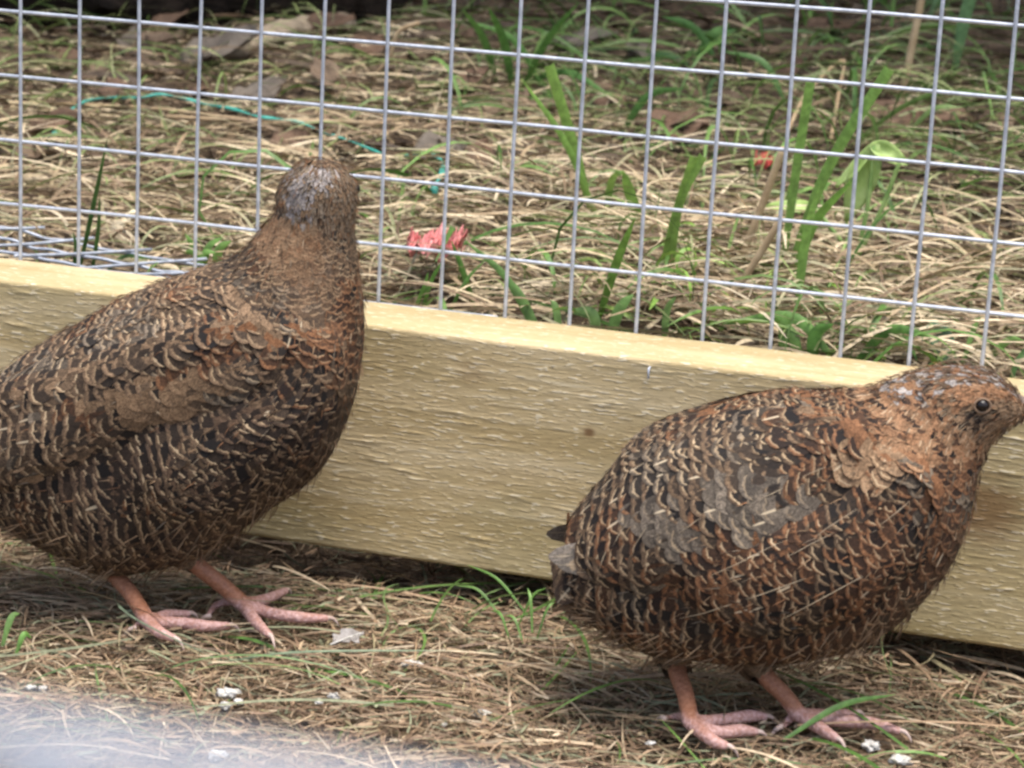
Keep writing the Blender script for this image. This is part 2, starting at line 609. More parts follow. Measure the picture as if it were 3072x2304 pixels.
q8 = lambda pts, y: np.array([on_y(a / 5.12, 432.0 + b / 5.12, y + dy) for a, b, dy in [(c if len(c) == 3 else c + (0,)) for c in pts]])
LW = [q8([(-420, 480), (-150, 545), (80, 580), (290, 610), (500, 660), (700, 690), (900, 740), (1020, 765), (1250, 800), (1600, 835), (2000, 890), (3000, 1010), (4200, 1150), (5500, 1300)], .010),
      q8([(-420, 330), (-150, 385), (0, 420), (160, 450), (350, 530), (560, 550), (720, 590), (900, 620), (1130, 650), (1330, 700), (1550, 730), (1770, 790), (2000, 800), (2500, 880), (3200, 950)], .030),
      q8([(-420, 210), (-150, 270), (0, 300), (250, 340), (520, 430), (720, 450), (1100, 540), (1440, 590), (1540, 620), (1760, 650), (2200, 720), (2700, 800)], .050)]
LW = [catmull(w, 90) for w in LW]
for w in LW:
    tube_obj('long_wire', w - sb, WR, M_ZINC, skirt, 6)
for (a, b) in ((-.245, .02), (-.222, .02), (-.198, .022), (-.172, .021), (-.147, .022), (-.122, .020), (-.098, .02)):
    pts = [np.array([np.interp(x, w[:, 0], w[:, k]) for k in range(3)]) + np.array([0, 0, WR * 1.6]) for x, w in zip((a, a + b * .45, a + b * .95), LW)]
    pts = [pts[0] * 1.5 - pts[1] * .5] + pts + [pts[2] * 1.45 - pts[1] * .45]
    tube_obj('cross_wire', catmull(pts, 24) - sb, WR, M_ZINC, skirt, 6)

# near side of the run: low mesh whose top strand passes right under the lens
near = empty('near_wire_mesh', (.21, -.80, 0))
tag(near, 'pale blurred top strand of wire mesh on the near side', 'wire mesh')
nb = np.array([.21, -.80, 0])
NY = -.7846
NZT = .2716
for k in range(42):
    x = -.3 + k * .025
    y = NY - .012 + .032 * (x + .3) / 1.05
    z1 = NZT + .004 - .011 * (x + .3) / 1.05
    tube_obj('vertical_wire', wire_path((x, y + .0014, .0), (x, y + .0014, z1 - .0016), 14, .0004, k + 300) - nb, .0008, M_ZINC, near, 6)
for k in range(1, 11):
    tube_obj('horizontal_wire', wire_path((-.3, NY - .012, NZT + .004 - k * .025), (.75, NY + .02, NZT - .007 - k * .025), 40, .0003, 7 + k) - nb, .0008, M_ZINC, near, 6)
tube_obj('top_wire', wire_path((-.3, NY - .012, NZT + .0042), (.75, NY + .02, NZT - .0075), 60, .0003, 7) - nb, .00075, M_ZINC, near, 8)

# ------------------------------------------------------------------ dry grass inside the run
PAL_IN = np.array([.96, .95, 1.02]) * np.array([(.36, .255, .145), (.45, .345, .21), (.27, .185, .105), (.54, .44, .29), (.20, .135, .08), (.31, .27, .15),
                   (.40, .28, .17), (.27, .29, .17), (.25, .165, .10)])


def strands(name, n, xr, yr, Lr, Wr, pal, azspread, lift, seed, dens=None, zoff=(0, .008), mat=None, segs=6, fold=0., rise=.35, label=None, cat='dry grass', azc=0., bend=.5):
    global rng
    rng = np.random.default_rng(seed)
    x = rng.uniform(*xr, n); y = rng.uniform(*yr, n)
    if dens is not None:
        k = rng.uniform(0, 1, n) < dens(x, y)
        x, y = x[k], y[k]; n = len(x)
    z = terrain(x, y) + rng.uniform(zoff[0], zoff[1], n) ** 1
    az = rng.normal(azc, azspread, n) + np.pi * (rng.uniform(0, 1, n) < .5)
    L = rng.uniform(*Lr, n) * rng.uniform(.5, 1, n); W = rng.uniform(*Wr, n)
    c = pal[rng.integers(0, len(pal), n)] * rng.uniform(.7, 1.2, n)[:, None]
    r = np.abs(rng.normal(0, rise, n)) * lift
    V, Q, C = ribbons(np.stack([x, y, z], 1), az, L, W, r, rng.normal(0, bend, n), r * (1.9 if bend > .35 else 1.35) + rng.normal(0, .12, n), c, segs,
                      terrain, fold, rng.uniform(.0003, .004, n))
    per = len(V) // n
    Y = V[:, 1].reshape(n, per); Z = V[:, 2].reshape(n, per)
    hit = ((Y > -.0405) & (Y < .0022) & (Z > PB - .001)).any(1) | ((Y.min(1) < -.03) & (Y.max(1) > .0) & (Z.max(1) > PB))
    ok = np.repeat(~hit, per)
    new = np.cumsum(ok) - 1
    Q = new[Q[ok[Q[:, 0]]]]; V = V[ok]; C = C[ok]
    o = obj_np(name, V, Q, mat or M_STRAW, col=C)
    o['kind'] = 'stuff'
    tag(o, label, cat)
    return o


def keep_clear_in(x, y):
    # less litter in the dark hollow under the plank
    return np.where((y > -.045) & (x < .01), .25, 1.0)


strands('dry_grass', 60000, (-.38, .40), (-.38, .012), (.008, .042), (.0003, .0009), PAL_IN * 1.0, 1.0, .40, 21, keep_clear_in,
        label='matted brown dry grass covering the floor of the run under the birds')
strands('long_dry_grass', 150, (-.26, .32), (-.27, -.045), (.04, .10), (.0005, .0013), PAL_IN[[1, 3, 3, 7, 6]] * 1.12, .5, .5, 22, None, (.005, .010),
        label='longer pale hay stalks lying loose on the floor of the run', cat='hay', segs=10)
strands('chaff', 36000, (-.38, .40), (-.38, -.02), (.003, .012), (.0004, .0012), PAL_IN * 1.1, 1.5, .5, 27, keep_clear_in, (0, .009),
        label='crumbled brown chaff between the dry grass on the run floor', cat='chaff', segs=2)
strands('fallen_thatch', 2600, (-.30, .34), (-.035, .03), (.02, .06), (.0006, .0013), PAL_IN * 1.0, .8, .9, 23,
        lambda x, y: np.where(x < -.02, .12, 1.0), (0, .012), label='dry grass bunched in the gap beneath the sawn plank', rise=.22)
GR_IN = np.array([(.10, .20, .045), (.16, .29, .07), (.22, .34, .13)])
strands('thin_green_grass', 700, (-.26, .33), (-.25, -.01), (.03, .10), (.0006, .0013), GR_IN, .8, .9, 24,
        lambda x, y: .25 + .9 * np.exp(-(((x - .04) / .06) ** 2 + ((y + .02) / .035) ** 2)), (.003, .010), M_GREEN, 8,
        label='thin green grass blades growing between the dry grass inside the run', cat='grass')

# ------------------------------------------------------------------ litter outside the run
PAL_OUT = np.array([(.47, .375, .235), (.57, .465, .31), (.37, .28, .175), (.66, .555, .39), (.26, .185, .115), (.21, .145, .09), (.36, .33, .20)])


def dens_out(x, y):
    d = np.clip(1.25 - y * 1.6, .10, 1)
    patch = .62 + .5 * np.sin(x * 13 + 1) * np.sin(y * 9 + .5)
    return d * np.clip(patch + .25 * (x > .05), .3, 1) * (1 - .6 * sstep(y, .35, .7) * sstep(-x - .3 * y, .0, .25))


strands('straw_litter', 27000, (-.85, .62), (.005, 1.15), (.018, .085), (.0007, .0019), PAL_OUT, 1.0, .75, 31, dens_out, (0, .012),
        label='matted pale straw and cut grass on the ground behind the wire mesh', cat='straw', bend=.3)
strands('straw_chaff', 38000, (-.62, .50), (.02, .80), (.004, .018), (.0006, .0018), PAL_OUT * 1.05, 1.5, .5, 38, lambda x, y: np.clip(1.2 - y * 1.3, .1, 1), (0, .010),
        label='crumbled straw chaff strewn behind the wire mesh', cat='chaff', segs=2)
strands('near_straw', 7000, (-.34, .50), (.01, .30), (.02, .075), (.0007, .0017), PAL_OUT * 1.12, .8, .9, 32, lambda x, y: np.clip(.45 + x * 2.0 + .3, .2, 1), (0, .016),
        label='loose heap of bleached straw stalks just behind the plank', cat='straw', rise=.5, bend=.3)
strands('brown_litter', 9500, (-.95, .62), (.25, 1.35), (.02, .07), (.001, .004), PAL_OUT[[4, 5, 5, 2]] * np.array([.36, .33, .31]), 1.5, .6, 33, None, (0, .010),  # brown litter, colours scaled down to paint in the far shade
        label='brown rotted leaf litter under the straw, colour darkened for the far shade', cat='leaf litter', segs=4)
GR_OUT = np.array([(.08, .175, .035), (.12, .24, .05), (.18, .31, .085), (.065, .14, .03)])
strands('green_undergrass', 3300, (-.75, .62), (.02, 1.2), (.04, .15), (.0010, .0032), GR_OUT, 1.3, 1.2, 34,
        lambda x, y: np.clip(.05 + .16 * sstep(x + .3 * y, -.16, .02) + .5 * sstep(y, .25, .8) * sstep(x + .30 * y, -.16, .06) + .35 * np.exp(-(((x - .08) / .12) ** 2 + ((y - .08) / .1) ** 2)), 0, 1),
        (0, .012), M_GREEN, 8, .25, .8, 'scattered green grass blades growing through the straw behind the mesh', 'grass')
strands('yellowing_grass', 3800, (-.55, .40), (.01, .75), (.03, .10), (.0007, .0016), np.array([(.26, .32, .12), (.20, .28, .09), (.32, .34, .17), (.16, .25, .07)]), 1.2, 1.0, 37,
        lambda x, y: np.clip(.45 + .4 * sstep(x + .3 * y, -.1, .1), 0, 1), (.002, .014), M_GREEN, 6, .2, .55, 'thin yellowing green grass tangled through the straw behind the mesh', 'grass', bend=.4)
strands('fresh_green_grass', 700, (-.16, .22), (.008, .24), (.02, .055), (.0010, .0024), GR_OUT * np.array([2.1, 1.8, 1.6]), 1.4, 1.3, 36,
        lambda x, y: np.clip(.03 + .75 * np.exp(-(((x - .065) / .06) ** 2 + ((y - .06) / .08) ** 2)) + .35 * np.exp(-(((x - .15) / .04) ** 2 + ((y - .03) / .04) ** 2)), 0, 1),
        (.004, .014), M_GREEN, 7, .3, .9, 'fresh low green grass sprouting from the straw close behind the plank', 'grass')

# ------------------------------------------------------------------ single plants and scraps outside
def blade_mesh(path, w, mat, parent, name='blade', blunt=False, cols=((.18, .36, .06), (.30, .48, .12)), n=12):
    P = catmull(path, n)
    T = np.gradient(P, axis=0); T /= np.linalg.norm(T, axis=1)[:, None]
    view = np.array([-.25, .9, -.25]) + rng.normal(0, .25, 3)
    S = np.cross(T, view); S /= np.linalg.norm(S, axis=1)[:, None]
    Nn = np.cross(S, T)
    t = np.linspace(0, 1, n)
    prof = (.55 + .45 * sstep(t, 0, .4)) * (np.ones(n) if blunt else np.clip(1.02 - t ** 4, .08, 1)) * w / 2
    V = np.stack([P - S * prof[:, None], P - Nn * prof[:, None] * .35, P + S * prof[:, None]], 1).reshape(-1, 3)
    idx = np.arange(n - 1)[:, None] * 3 + np.arange(2)[None]
    Q = np.stack([idx, idx + 1, idx + 4, idx + 3], -1).reshape(-1, 4)
    k = rng.uniform(0, 1)
    c = (np.array(cols[0]) * (1 - k) + np.array(cols[1]) * k) * rng.uniform(.9, 1.1)
    C = np.repeat(np.tile(c, (n, 1)) * (.85 + .3 * t)[:, None], 3, axis=0)
    return obj_np(name, V, Q, mat, parent, col=C)


def tuft(label, blades, cols=((.18, .36, .06), (.30, .48, .12)), name='grass_tuft', cat='grass', mat=None):
    """blades: (base_u, base_v, tip_u, tip_v, width_mm, blunt, lean towards viewer in m)"""
    b0 = on_ground(*blades[0][:2])
    root = empty(name, tuple(b0))
    tag(root, label, cat)
    for (bu, bv, tu, tv, w, blunt, lean) in blades:
        p = on_ground(bu, bv, .012)
        q = on_y(tu, tv, p[1] - lean)
        mid = (p + q) / 2 + np.array([rng.uniform(-.003, .003), 0, .10 * np.linalg.norm(q - p) * (abs(q[2] - p[2]) / (np.linalg.norm(q - p) + 1e-6) < .6)])
        mid[0] += (q[0] - p[0]) * -.06
        blade_mesh([p - b0 - np.array([0, 0, .010]), mid - b0, q - b0], w / 1000, mat or M_GREEN, root, 'blade', blunt, cols)
    return root


tuft('pair of tall green grass blades, one cut flat at the tip',
     [(1300, 440, 1125, 168, 3.2, False, .03), (1285, 430, 1186, 140, 4.8, True, .03), (1310, 430, 1352, 372, 4.0, False, .02)])
tuft('grass tuft with two folded upright blades and dark stems beside the tan stalk',
     [(1425, 560, 1500, 338, 3.6, True, .02), (1450, 560, 1519, 336, 3.8, True, .02), (1395, 470, 1345, 368, 5.5, False, .02), (1290, 655, 1372, 470, 3.6, False, .02)])
tuft('tall cut grass stems crossing in a V below the drooping yellow green leaf',
     [(1690, 560, 1752, 168, 4.0, True, .04), (1700, 560, 1922, 148, 4.6, True, .04), (1725, 640, 1770, 400, 4.0, False, .03),
      (1710, 600, 1850, 380, 4.5, False, .03), (1690, 470, 1723, 372, 3.5, False, .02)], ((.20, .40, .08), (.28, .50, .13)))
tuft('low green grass sprouting at the plank edge beneath the folded upright blades',
     [(1215, 690, 1190, 648, 3, False, .0), (1290, 700, 1238, 668, 4.5, False, .0), (1310, 702, 1368, 636, 5, False, .0), (1180, 690, 1085, 592, 3, False, .0),
      (1170, 690, 1005, 520, 3, False, 0.), (1440, 715, 1460, 640, 3, False, .0)], ((.15, .31, .07), (.26, .42, .14)))
tuft('thin dark green grass blades slanting up past the pink scrap',
     [(880, 660, 925, 588, 1.8, False, 0.), (905, 655, 960, 560, 1.8, False, 0.), (1040, 650, 975, 520, 2.6, False, 0.), (955, 660, 1050, 560, 2.0, False, 0.)], ((.12, .27, .05), (.17, .34, .07)))
tuft('slender dark grass blades standing in the buckled mesh skirt',
     [(160, 585, 232, 300, 2.0, False, .01), (150, 588, 158, 500, 1.8, False, 0.), (190, 588, 215, 420, 1.8, False, .01), (195, 585, 330, 560, 1.8, False, 0.)], ((.05, .13, .025), (.09, .19, .04)))
tuft('small bright green leaf blades poking up beside the feathered neck',
     [(430, 565, 482, 512, 4, False, 0.), (450, 568, 392, 545, 3.4, False, 0.), (470, 570, 500, 520, 4.2, False, 0.), (420, 566, 465, 545, 3, False, 0.), (440, 560, 400, 505, 2.6, False, 0.)], ((.15, .31, .06), (.24, .42, .11)))
tuft('green blades lying along the plank beneath the broad leaved weed',
     [(1800, 712, 1560, 700, 4.5, False, 0.), (1850, 730, 2010, 728, 4.0, False, 0.), (1700, 752, 1698, 675, 4.2, False, 0.), (1735, 752, 1690, 700, 4.2, False, 0.), (1760, 750, 1800, 700, 5, False, 0.),
      (2110, 760, 2212, 735, 3, False, 0.)], ((.13, .29, .06), (.22, .39, .10)))
tuft('dark green grass growing at the far edge behind the mesh top',
     [(1075, 150, 1000, 20, 5, False, .03), (1110, 165, 1055, 15, 6, False, .03), (1125, 170, 1250, 5, 4.5, False, .03), (1130, 150, 1330, 215, 4.5, False, .03), (1180, 170, 1010, 45, 4, False, .02)], ((.09, .21, .045), (.15, .30, .07)))
tuft('broad dark grass blades arching low behind the mesh beside the leaf litter',
     [(1490, 105, 1350, 160, 6, False, .0), (1500, 100, 1590, 65, 7, False, .0), (1560, 120, 1430, 35, 5, False, .0), (1340, 260, 1480, 190, 4.5, False, 0.), (1700, 190, 1560, 110, 4, False, 0.)], ((.09, .21, .05), (.16, .30, .08)))
tuft('pale green thick stem rising out of view at the far edge', [(2065, 118, 2118, -60, 8, True, .0), (2000, 40, 2070, -40, 3, False, 0.)], ((.16, .30, .12), (.24, .38, .18)))
tuft('thin green blade lying bent across the dark litter by the mesh', [(1820, 290, 2190, 205, 3, False, 0.), (1950, 265, 2080, 232, 3, False, 0.)], ((.16, .27, .07), (.22, .33, .10)))

for lab, pts, w, m in (
        ('tan dry stalk leaning up between the grass tufts', [(1590, 590), (1640, 460), (1692, 320)], 3.4, M_STALK),
        ('thick tan cane standing at the far edge behind the mesh', [(1945, 220), (1968, 110), (1998, -40)], 4.8, M_STALK),
        ('kinked pale straw bent over like a tent in the litter', [(1700, 285), (1745, 200), (1820, 130), (1812, 200), (1795, 300)], 2.4, M_STALK),
        ('pale dry straw bent over beside the dark grass', [(790, 180), (838, 130), (860, 70), (905, 50)], 2.6, M_STALK),
        ('cream dry stalk slanting along the plank under the weed', [(1520, 690), (1600, 610), (1690, 470)], 3.0, M_STALK),
        ('pale green weed stem slanting down to the plank', [(2005, 668), (2080, 720), (2185, 800)], 3.2, M_GSTALK),
        ('long thin dry stem lying in the litter behind the teal twine', [(20, 222), (300, 232), (560, 262)], 2.0, M_STALK),
        ('pale straw lying across the litter by the teal twine', [(360, 252), (470, 258), (700, 262), (880, 270)], 2.4, M_STALK),
        ('thin wiry brown weed stems arched above the straw', [(1790, 620), (1850, 480), (1920, 440), (1950, 560)], 1.4, M_GSTALK)):
    P = []
    b0 = on_ground(*pts[0])
    hmax = 0
    for (u, v) in pts:
        g = on_ground(u, v, .012) - np.array([0, 0, .007])
        standing = abs(pts[-1][1] - pts[0][1]) > 90
        P.append((on_y(u, v, b0[1] - .004) if standing else g + np.array([0, 0, .007])) - b0)
    o = tube_obj('dry_stalk' if m is M_STALK else 'weed_stem', catmull(P, 20), w / 2000, m, None, 7)
    o.location = b0
    tag(o, lab, 'stalk')


def leaf_obj(name, base, tip, width, mat, droop=.0, cup=.25, parent=None, up=np.array([0, -.6, .8]), n=12, m=7, ragged=0.0, wav=.06, seed=0):
    """pointed leaf surface with a midrib fold and a little thickness"""
    base = np.array(base); tip = np.array(tip)
    D = tip - base; L = np.linalg.norm(D); D = D / L
    S = np.cross(D, up); S /= np.linalg.norm(S); N = np.cross(S, D)
    r = np.random.default_rng(seed + 5)
    t = np.linspace(0, 1, n); s = np.linspace(-1, 1, m)
    prof = np.sin(np.pi * np.clip(t, .02, .98) ** .8) ** .75
    prof = np.clip(prof, .03, 1)
    V = []
    for i in range(n):
        for j in range(m):
            rag = 1 + ragged * math.sin(t[i] * 19 + seed) * abs(s[j])
            x = s[j] * prof[i] * width / 2 * rag
            h = cup * width * .5 * s[j] ** 2 * prof[i] - droop * L * t[i] ** 2 + wav * width * math.sin(t[i] * 9 + s[j] * 2.5 + seed) + .02 * width * r.normal()
            V.append(base + D * t[i] * L + S * x + N * h)
    V = np.array(V)
    Q = [(i * m + j, i * m + j + 1, (i + 1) * m + j + 1, (i + 1) * m + j) for i in range(n - 1) for j in range(m - 1)]
    o = obj_np(name, V - (0 if parent is not None else base), Q, mat, parent)
    if parent is None:
        o.location = base
    md = o.modifiers.new('thick', 'SOLIDIFY'); md.thickness = .0003
    return o


# broad leaved weed
b0 = on_ground(1850, 560)
weed = empty('broad_leaved_weed', tuple(b0))
tag(weed, 'yellow green weed with a large folded leaf drooping behind the mesh', 'weed')
wy = b0[1] - .035
p = lambda u, v, dy=0: on_y(u, v, wy + dy) - b0
for pts in ([(1850, 560), (1875, 440), (1888, 315)], [(1850, 560), (1905, 450), (1945, 345)], [(1850, 560), (1800, 500), (1760, 450)]):
    stem = tube_obj('stem', catmull([p(u, v) for u, v in pts], 16), .0011, M_GSTALK, weed, 6)
leaf_obj('leaf', p(1893, 308), p(1826, 482), .0135, M_LEAFY, .05, .2, stem, np.array([.1, -1, .25]), seed=1)
leaf_obj('leaf', p(1880, 312), p(1962, 352), .0085, M_LEAFY, .12, .5, stem, np.array([.0, -.9, .5]), seed=2)
leaf_obj('leaf', p(1880, 335), p(1800, 400), .007, M_LEAFY, .1, .3, stem, seed=3)
leaf_obj('leaf', p(1760, 450), p(1650, 440), .008, M_LEAFY, .1, .3, stem, seed=4)
b0 = on_ground(2035, 790)
lf = empty('grey_green_dock', tuple(b0))
tag(lf, 'grey green folded leaf drooping onto the plank beside the pale weed stem', 'weed')
wy = b0[1] - .006
stem = tube_obj('stem', catmull([p(2035, 790), p(2015, 740), p(2010, 700)], 10), .0010, M_GSTALK, lf, 6)
leaf_obj('leaf', p(2008, 698), p(2062, 792), .0100, M_LEAFG, .0, .4, stem, seed=8)
leaf_obj('leaf', p(2020, 745), p(2010, 790), .0060, M_LEAFG, .0, .4, stem, seed=9)

# dead leaves: u, v, length mm, width mm, palette, heading, look
LEAVES = [
    (330, 100, 55, 30, 1, .3, 'curled buff'), (290, 85, 46, 26, 2, 1.9, 'grey curled'), (470, 115, 75, 40, 2, .2, 'large grey lobed'), (560, 195, 44, 26, 2, .9, 'small grey'),
    (200, 150, 40, 26, 1, .7, 'flat buff'), (240, 185, 42, 22, 0, 2.2, 'dark umber'), (700, 60, 52, 26, 0, .4, 'umber'), (800, 95, 44, 24, 0, 1.4, 'dark curled'),
    (880, 110, 38, 25, 1, .2, 'broad pale'), (1000, 165, 42, 24, 0, .8, 'brown rolled'), (1095, 215, 50, 30, 1, 1.3, 'pinkish buff upright'), (1260, 75, 58, 22, 2, .1, 'long grey'),
    (1310, 205, 40, 24, 0, 2.5, 'umber creased'), (1440, 255, 46, 24, 0, .5, 'reddish brown'), (1490, 285, 44, 27, 0, 1.1, 'dull brown broken'), (1560, 215, 36, 20, 1, .3, 'buff scrap-like'),
    (1880, 240, 50, 30, 0, .2, 'dark brown'), (1960, 262, 48, 28, 0, 1.2, 'blackish brown'), (2080, 255, 46, 26, 0, .6, 'torn brown'), (2150, 250, 40, 24, 1, 2.0, 'buff tilted'),
    (950, 320, 36, 26, 2, .4, 'pale grey veined'), (1030, 340, 38, 20, 0, 1.4, 'red brown folded'), (120, 270, 40, 22, 0, .3, 'umber half-buried'), (60, 330, 38, 20, 1, 1.0, 'buff crumpled'),
    (620, 300, 36, 22, 0, .9, 'dark brown crumpled'), (700, 155, 38, 20, 1, 2.3, 'pale narrow'), (1680, 160, 44, 24, 0, .4, 'brown narrow'), (1620, 60, 52, 24, 0, 1.7, 'umber shaded'),
    (980, 60, 46, 24, 0, 2.7, 'brown shaded'), (420, 180, 40, 22, 0, 1.8, 'dark flat'), (350, 60, 52, 26, 0, .7, 'umber shadowed'), (130, 110, 48, 26, 0, 2.6, 'brown mouldering'),
    (1780, 60, 50, 22, 0, .5, 'brown withered'), (1160, 120, 46, 22, 0, 1.0, 'dull umber'), (1380, 115, 46, 22, 2, 2.1, 'grey brown')]
NEARBY = {0: 'in the litter left of the first wires', 1: 'near the teal twine', 2: 'behind the mesh by the tall grass', 3: 'on the litter beyond the drooping weed'}
for i, (u, v, L, W, pal, hd, look) in enumerate(LEAVES):
    g = on_ground(u, v, .010) - np.array([0, 0, .008])
    d = np.array([math.cos(hd), math.sin(hd), rng.uniform(.05, .5)]); d /= np.linalg.norm(d)
    o = leaf_obj('dead_leaf', g + np.array([0, 0, .006]) - d * L / 2500, g + np.array([0, 0, .009]) + d * L / 2500, W / 1250, M_DEAD[pal],
                 rng.uniform(-.1, .25), rng.uniform(-.3, .7), None, np.array([rng.uniform(-.3, .3), -.45, .85]), 11, 7, .12, .09, i)
    where = ('on the dark litter near the old log' if u < 760 and v < 170 else 'beside the teal twine' if u < 1060 and v < 360 else
             'among the dark far grass' if u < 1650 and v < 170 else 'behind the tall cut grass blades' if u < 1650 else 'beyond the drooping weed')
    tag(o, '%s dead leaf lying %s' % (look, where), 'dead leaf', 'dead leaves behind the mesh')

# teal twine lying over the litter
for lab, pts in (('frayed teal plastic twine trailing over the litter behind the feathered head',
                  [(80, 302), (112, 292), (120, 285), (138, 250), (160, 232), (195, 216), (250, 210), (300, 211), (345, 204), (392, 211), (440, 224), (505, 236), (560, 252),
                   (610, 258), (650, 265), (700, 286), (760, 306), (822, 332)]),
                 ('short teal twine end curling down beside the grass', [(868, 338), (920, 332), (952, 345), (957, 372), (940, 400), (937, 432)])):
    P = np.array([on_ground(u, v, .0135 if (k % 5) else .008) for k, (u, v) in enumerate(pts)])
    b0 = P[0].copy()
    Pc = catmull(P - b0, 8 * len(pts))
    o = tube_obj('teal_twine', Pc, .0014 + .0007 * np.sin(np.arange(len(Pc)) * .5), M_TEAL, None, 6, .5)
    o.location = b0
    tag(o, lab, 'twine')


# crumpled pink plastic, small red scrap
def crumple(name, u, v, sx, sy, h, mat, seed, label, cat):
    r = np.random.default_rng(seed)
    b0 = on_ground(u, v, .015) - np.array([0, 0, .008])
    n = 26
    V = []; keep = []
    for i in range(n):
        for j in range(n):
            a, b = i / (n - 1) * 2 - 1, j / (n - 1) * 2 - 1
            k = mnoise.noise(Vector((a * 2.6 + seed, b * 2.6, 0))); k2 = abs(mnoise.noise(Vector((a * 5 + seed, b * 5, 4))))
            V.append((a * sx + k * sx * .25, b * sy + k2 * sy * .2, h * (.35 + k * .8 + k2 * .9) + .007))
    Q = []
    for i in range(n - 1):
        for j in range(n - 1):
            a, b = (i + .5) / n * 2 - 1, (j + .5) / n * 2 - 1
            if a * a + b * b * 1.0 > .75 + .5 * mnoise.noise(Vector((a * 3, b * 3, seed + 2.))):
                continue
            if mnoise.noise(Vector((a * 5, b * 5, seed + 9.))) > .33:
                continue
            Q.append((i * n + j, (i + 1) * n + j, (i + 1) * n + j + 1, i * n + j + 1))
    o = obj_np(name, np.array(V), np.array(Q), mat, smooth=False)
    o.location = b0
    md = o.modifiers.new('thick', 'SOLIDIFY'); md.thickness = .0004
    return tag(o, label, cat)


crumple('pink_scrap', 938, 548, .0115, .020, .011, M_PINK, 3, 'crumpled torn pink plastic scrap on the straw behind the plank', 'scrap')
crumple('red_scrap', 1652, 355, .006, .009, .006, M_RED, 6, 'small red scrap half hidden in the straw under the mesh', 'scrap')

# cream peel strip by the skirt
P = np.array([on_ground(u, v, dz) for u, v, dz in ((290, 455, .012), (272, 472, .012), (250, 492, .010), (246, 510, .006), (285, 530, .004))])
b0 = P[-1].copy()
o = tube_obj('peel_strip', catmull(P - b0, 20), .0030 * np.sin(np.linspace(.35, 2.8, 20)) + .0006, M_CREAM, None, 8, .35)
o.location = b0
tag(o, 'curved cream strip of peel standing on the litter above the mesh skirt', 'peel')

# split branch and dark log at the far edge
def rough_bar(name, pts, r, mat, flat, seed, label, cat):
    P = np.array(pts); b0 = P[0].copy()
    C = catmull(P - b0, 46)
    V, Q = tube(C, r, 18, flat)
    V = np.array(V)
    for k in range(len(V)):
        c = C[min(k // 18, len(C) - 1)]
        d = V[k] - c
        V[k] = c + d * (1 + .35 * mnoise.noise(Vector(V[k] * (38, 90, 90)) + Vector((seed, 0, 0))) + .15 * mnoise.noise(Vector(V[k] * 240)))
    me = bpy.data.meshes.new(name)
    me.from_pydata(V.tolist(), [], [tuple(dict.fromkeys(f)) for f in Q])
    for pl in me.polygons:
        pl.use_smooth = True
    me.materials.append(mat)
    o = link(bpy.data.objects.new(name, me)); o.location = b0
    return tag(o, label, cat)


pA, pB, pC = on_ground(500, 128), on_ground(620, 98), on_ground(740, 72)
rough_bar('split_branch', [pA + (0, 0, .006), pB + (0, 0, .010), pC + (0, 0, .008)], .011, M_BARK, .6, 3.0, 'pale weathered split branch lying on dead leaves behind the mesh', 'branch')
pA, pB = on_ground(-160, 40), on_ground(640, 28)
rough_bar('dark_log', [pA + np.array([-.1, .0, .03]), (pA + pB) / 2 + np.array([0, 0, .033]), pB + np.array([.05, .02, .02])], .052, M_DARKLOG, .9, 8.0,
          'dark rotting log lying at the far edge of the litter', 'log')

# hedge added above the frame, out of view, to shade the far litter
hd = empty('shade_hedge', (-.25, 1.9, terrain(-.25, 1.9).item()))
tag(hd, 'dense dark hedge added out of view to shade the far litter', 'shade_hedge')
r_ = np.random.default_rng(77)
n = 22000
hp = np.stack([r_.uniform(-2.2, 1.6, n), r_.uniform(.56, 2.3, n), .30 + r_.uniform(0, 1, n) ** .8 * 1.2], 1)
hp[:, 2] += .03 * np.sin(hp[:, 0] * 5)
dv = r_.normal(0, 1, (n, 3)); dv /= np.linalg.norm(dv, axis=1)[:, None]
sv = np.cross(dv, r_.normal(0, 1, (n, 3))); sv /= np.linalg.norm(sv, axis=1)[:, None]
LL, WW = r_.uniform(.03, .06, (n, 1)), r_.uniform(.012, .024, (n, 1))
HV = np.stack([hp, hp + dv * LL * .5 + sv * WW, hp + dv * LL, hp + dv * LL * .5 - sv * WW], 1).reshape(-1, 3) - np.array(hd.location)
crown = obj_np('crown', HV, np.arange(4 * n).reshape(-1, 4), M_SHADE_HEDGE, hd, smooth=False)
for k in range(7):
    x = -2.0 + k * .6
    tube_obj('trunk', catmull([(x + .25, .05, 0), (x + .28 + r_.uniform(-.1, .1), 0, .5), (x + .25, -.1, 1.1)], 12) * np.array([1, 1, 1]), np.linspace(.03, .012, 12), M_DARKLOG, hd, 8)


# ------------------------------------------------------------------ white droppings and bits inside
def lump(name, u, v, r, mat, seed, flat=.55):
    g = on_z(u, v, .004)
    bm = bmesh.new()
    bmesh.ops.create_icosphere(bm, subdivisions=3, radius=1)
    for vv in bm.verts:
        c = vv.co.copy()
        k = 1 + .7 * mnoise.noise(c * 1.9 + Vector((seed, 0, 0))) + .5 * mnoise.noise(c * 4.5 + Vector((0, seed, 0)))
        vv.co = Vector((c.x * k * 1.3, c.y * k, c.z * k * flat)) * r
    o = bm_obj(name, bm, mat)
    o.location = (g[0], g[1], .0045 + r * .3)
    o.rotation_euler = (0, 0, seed)
    return o


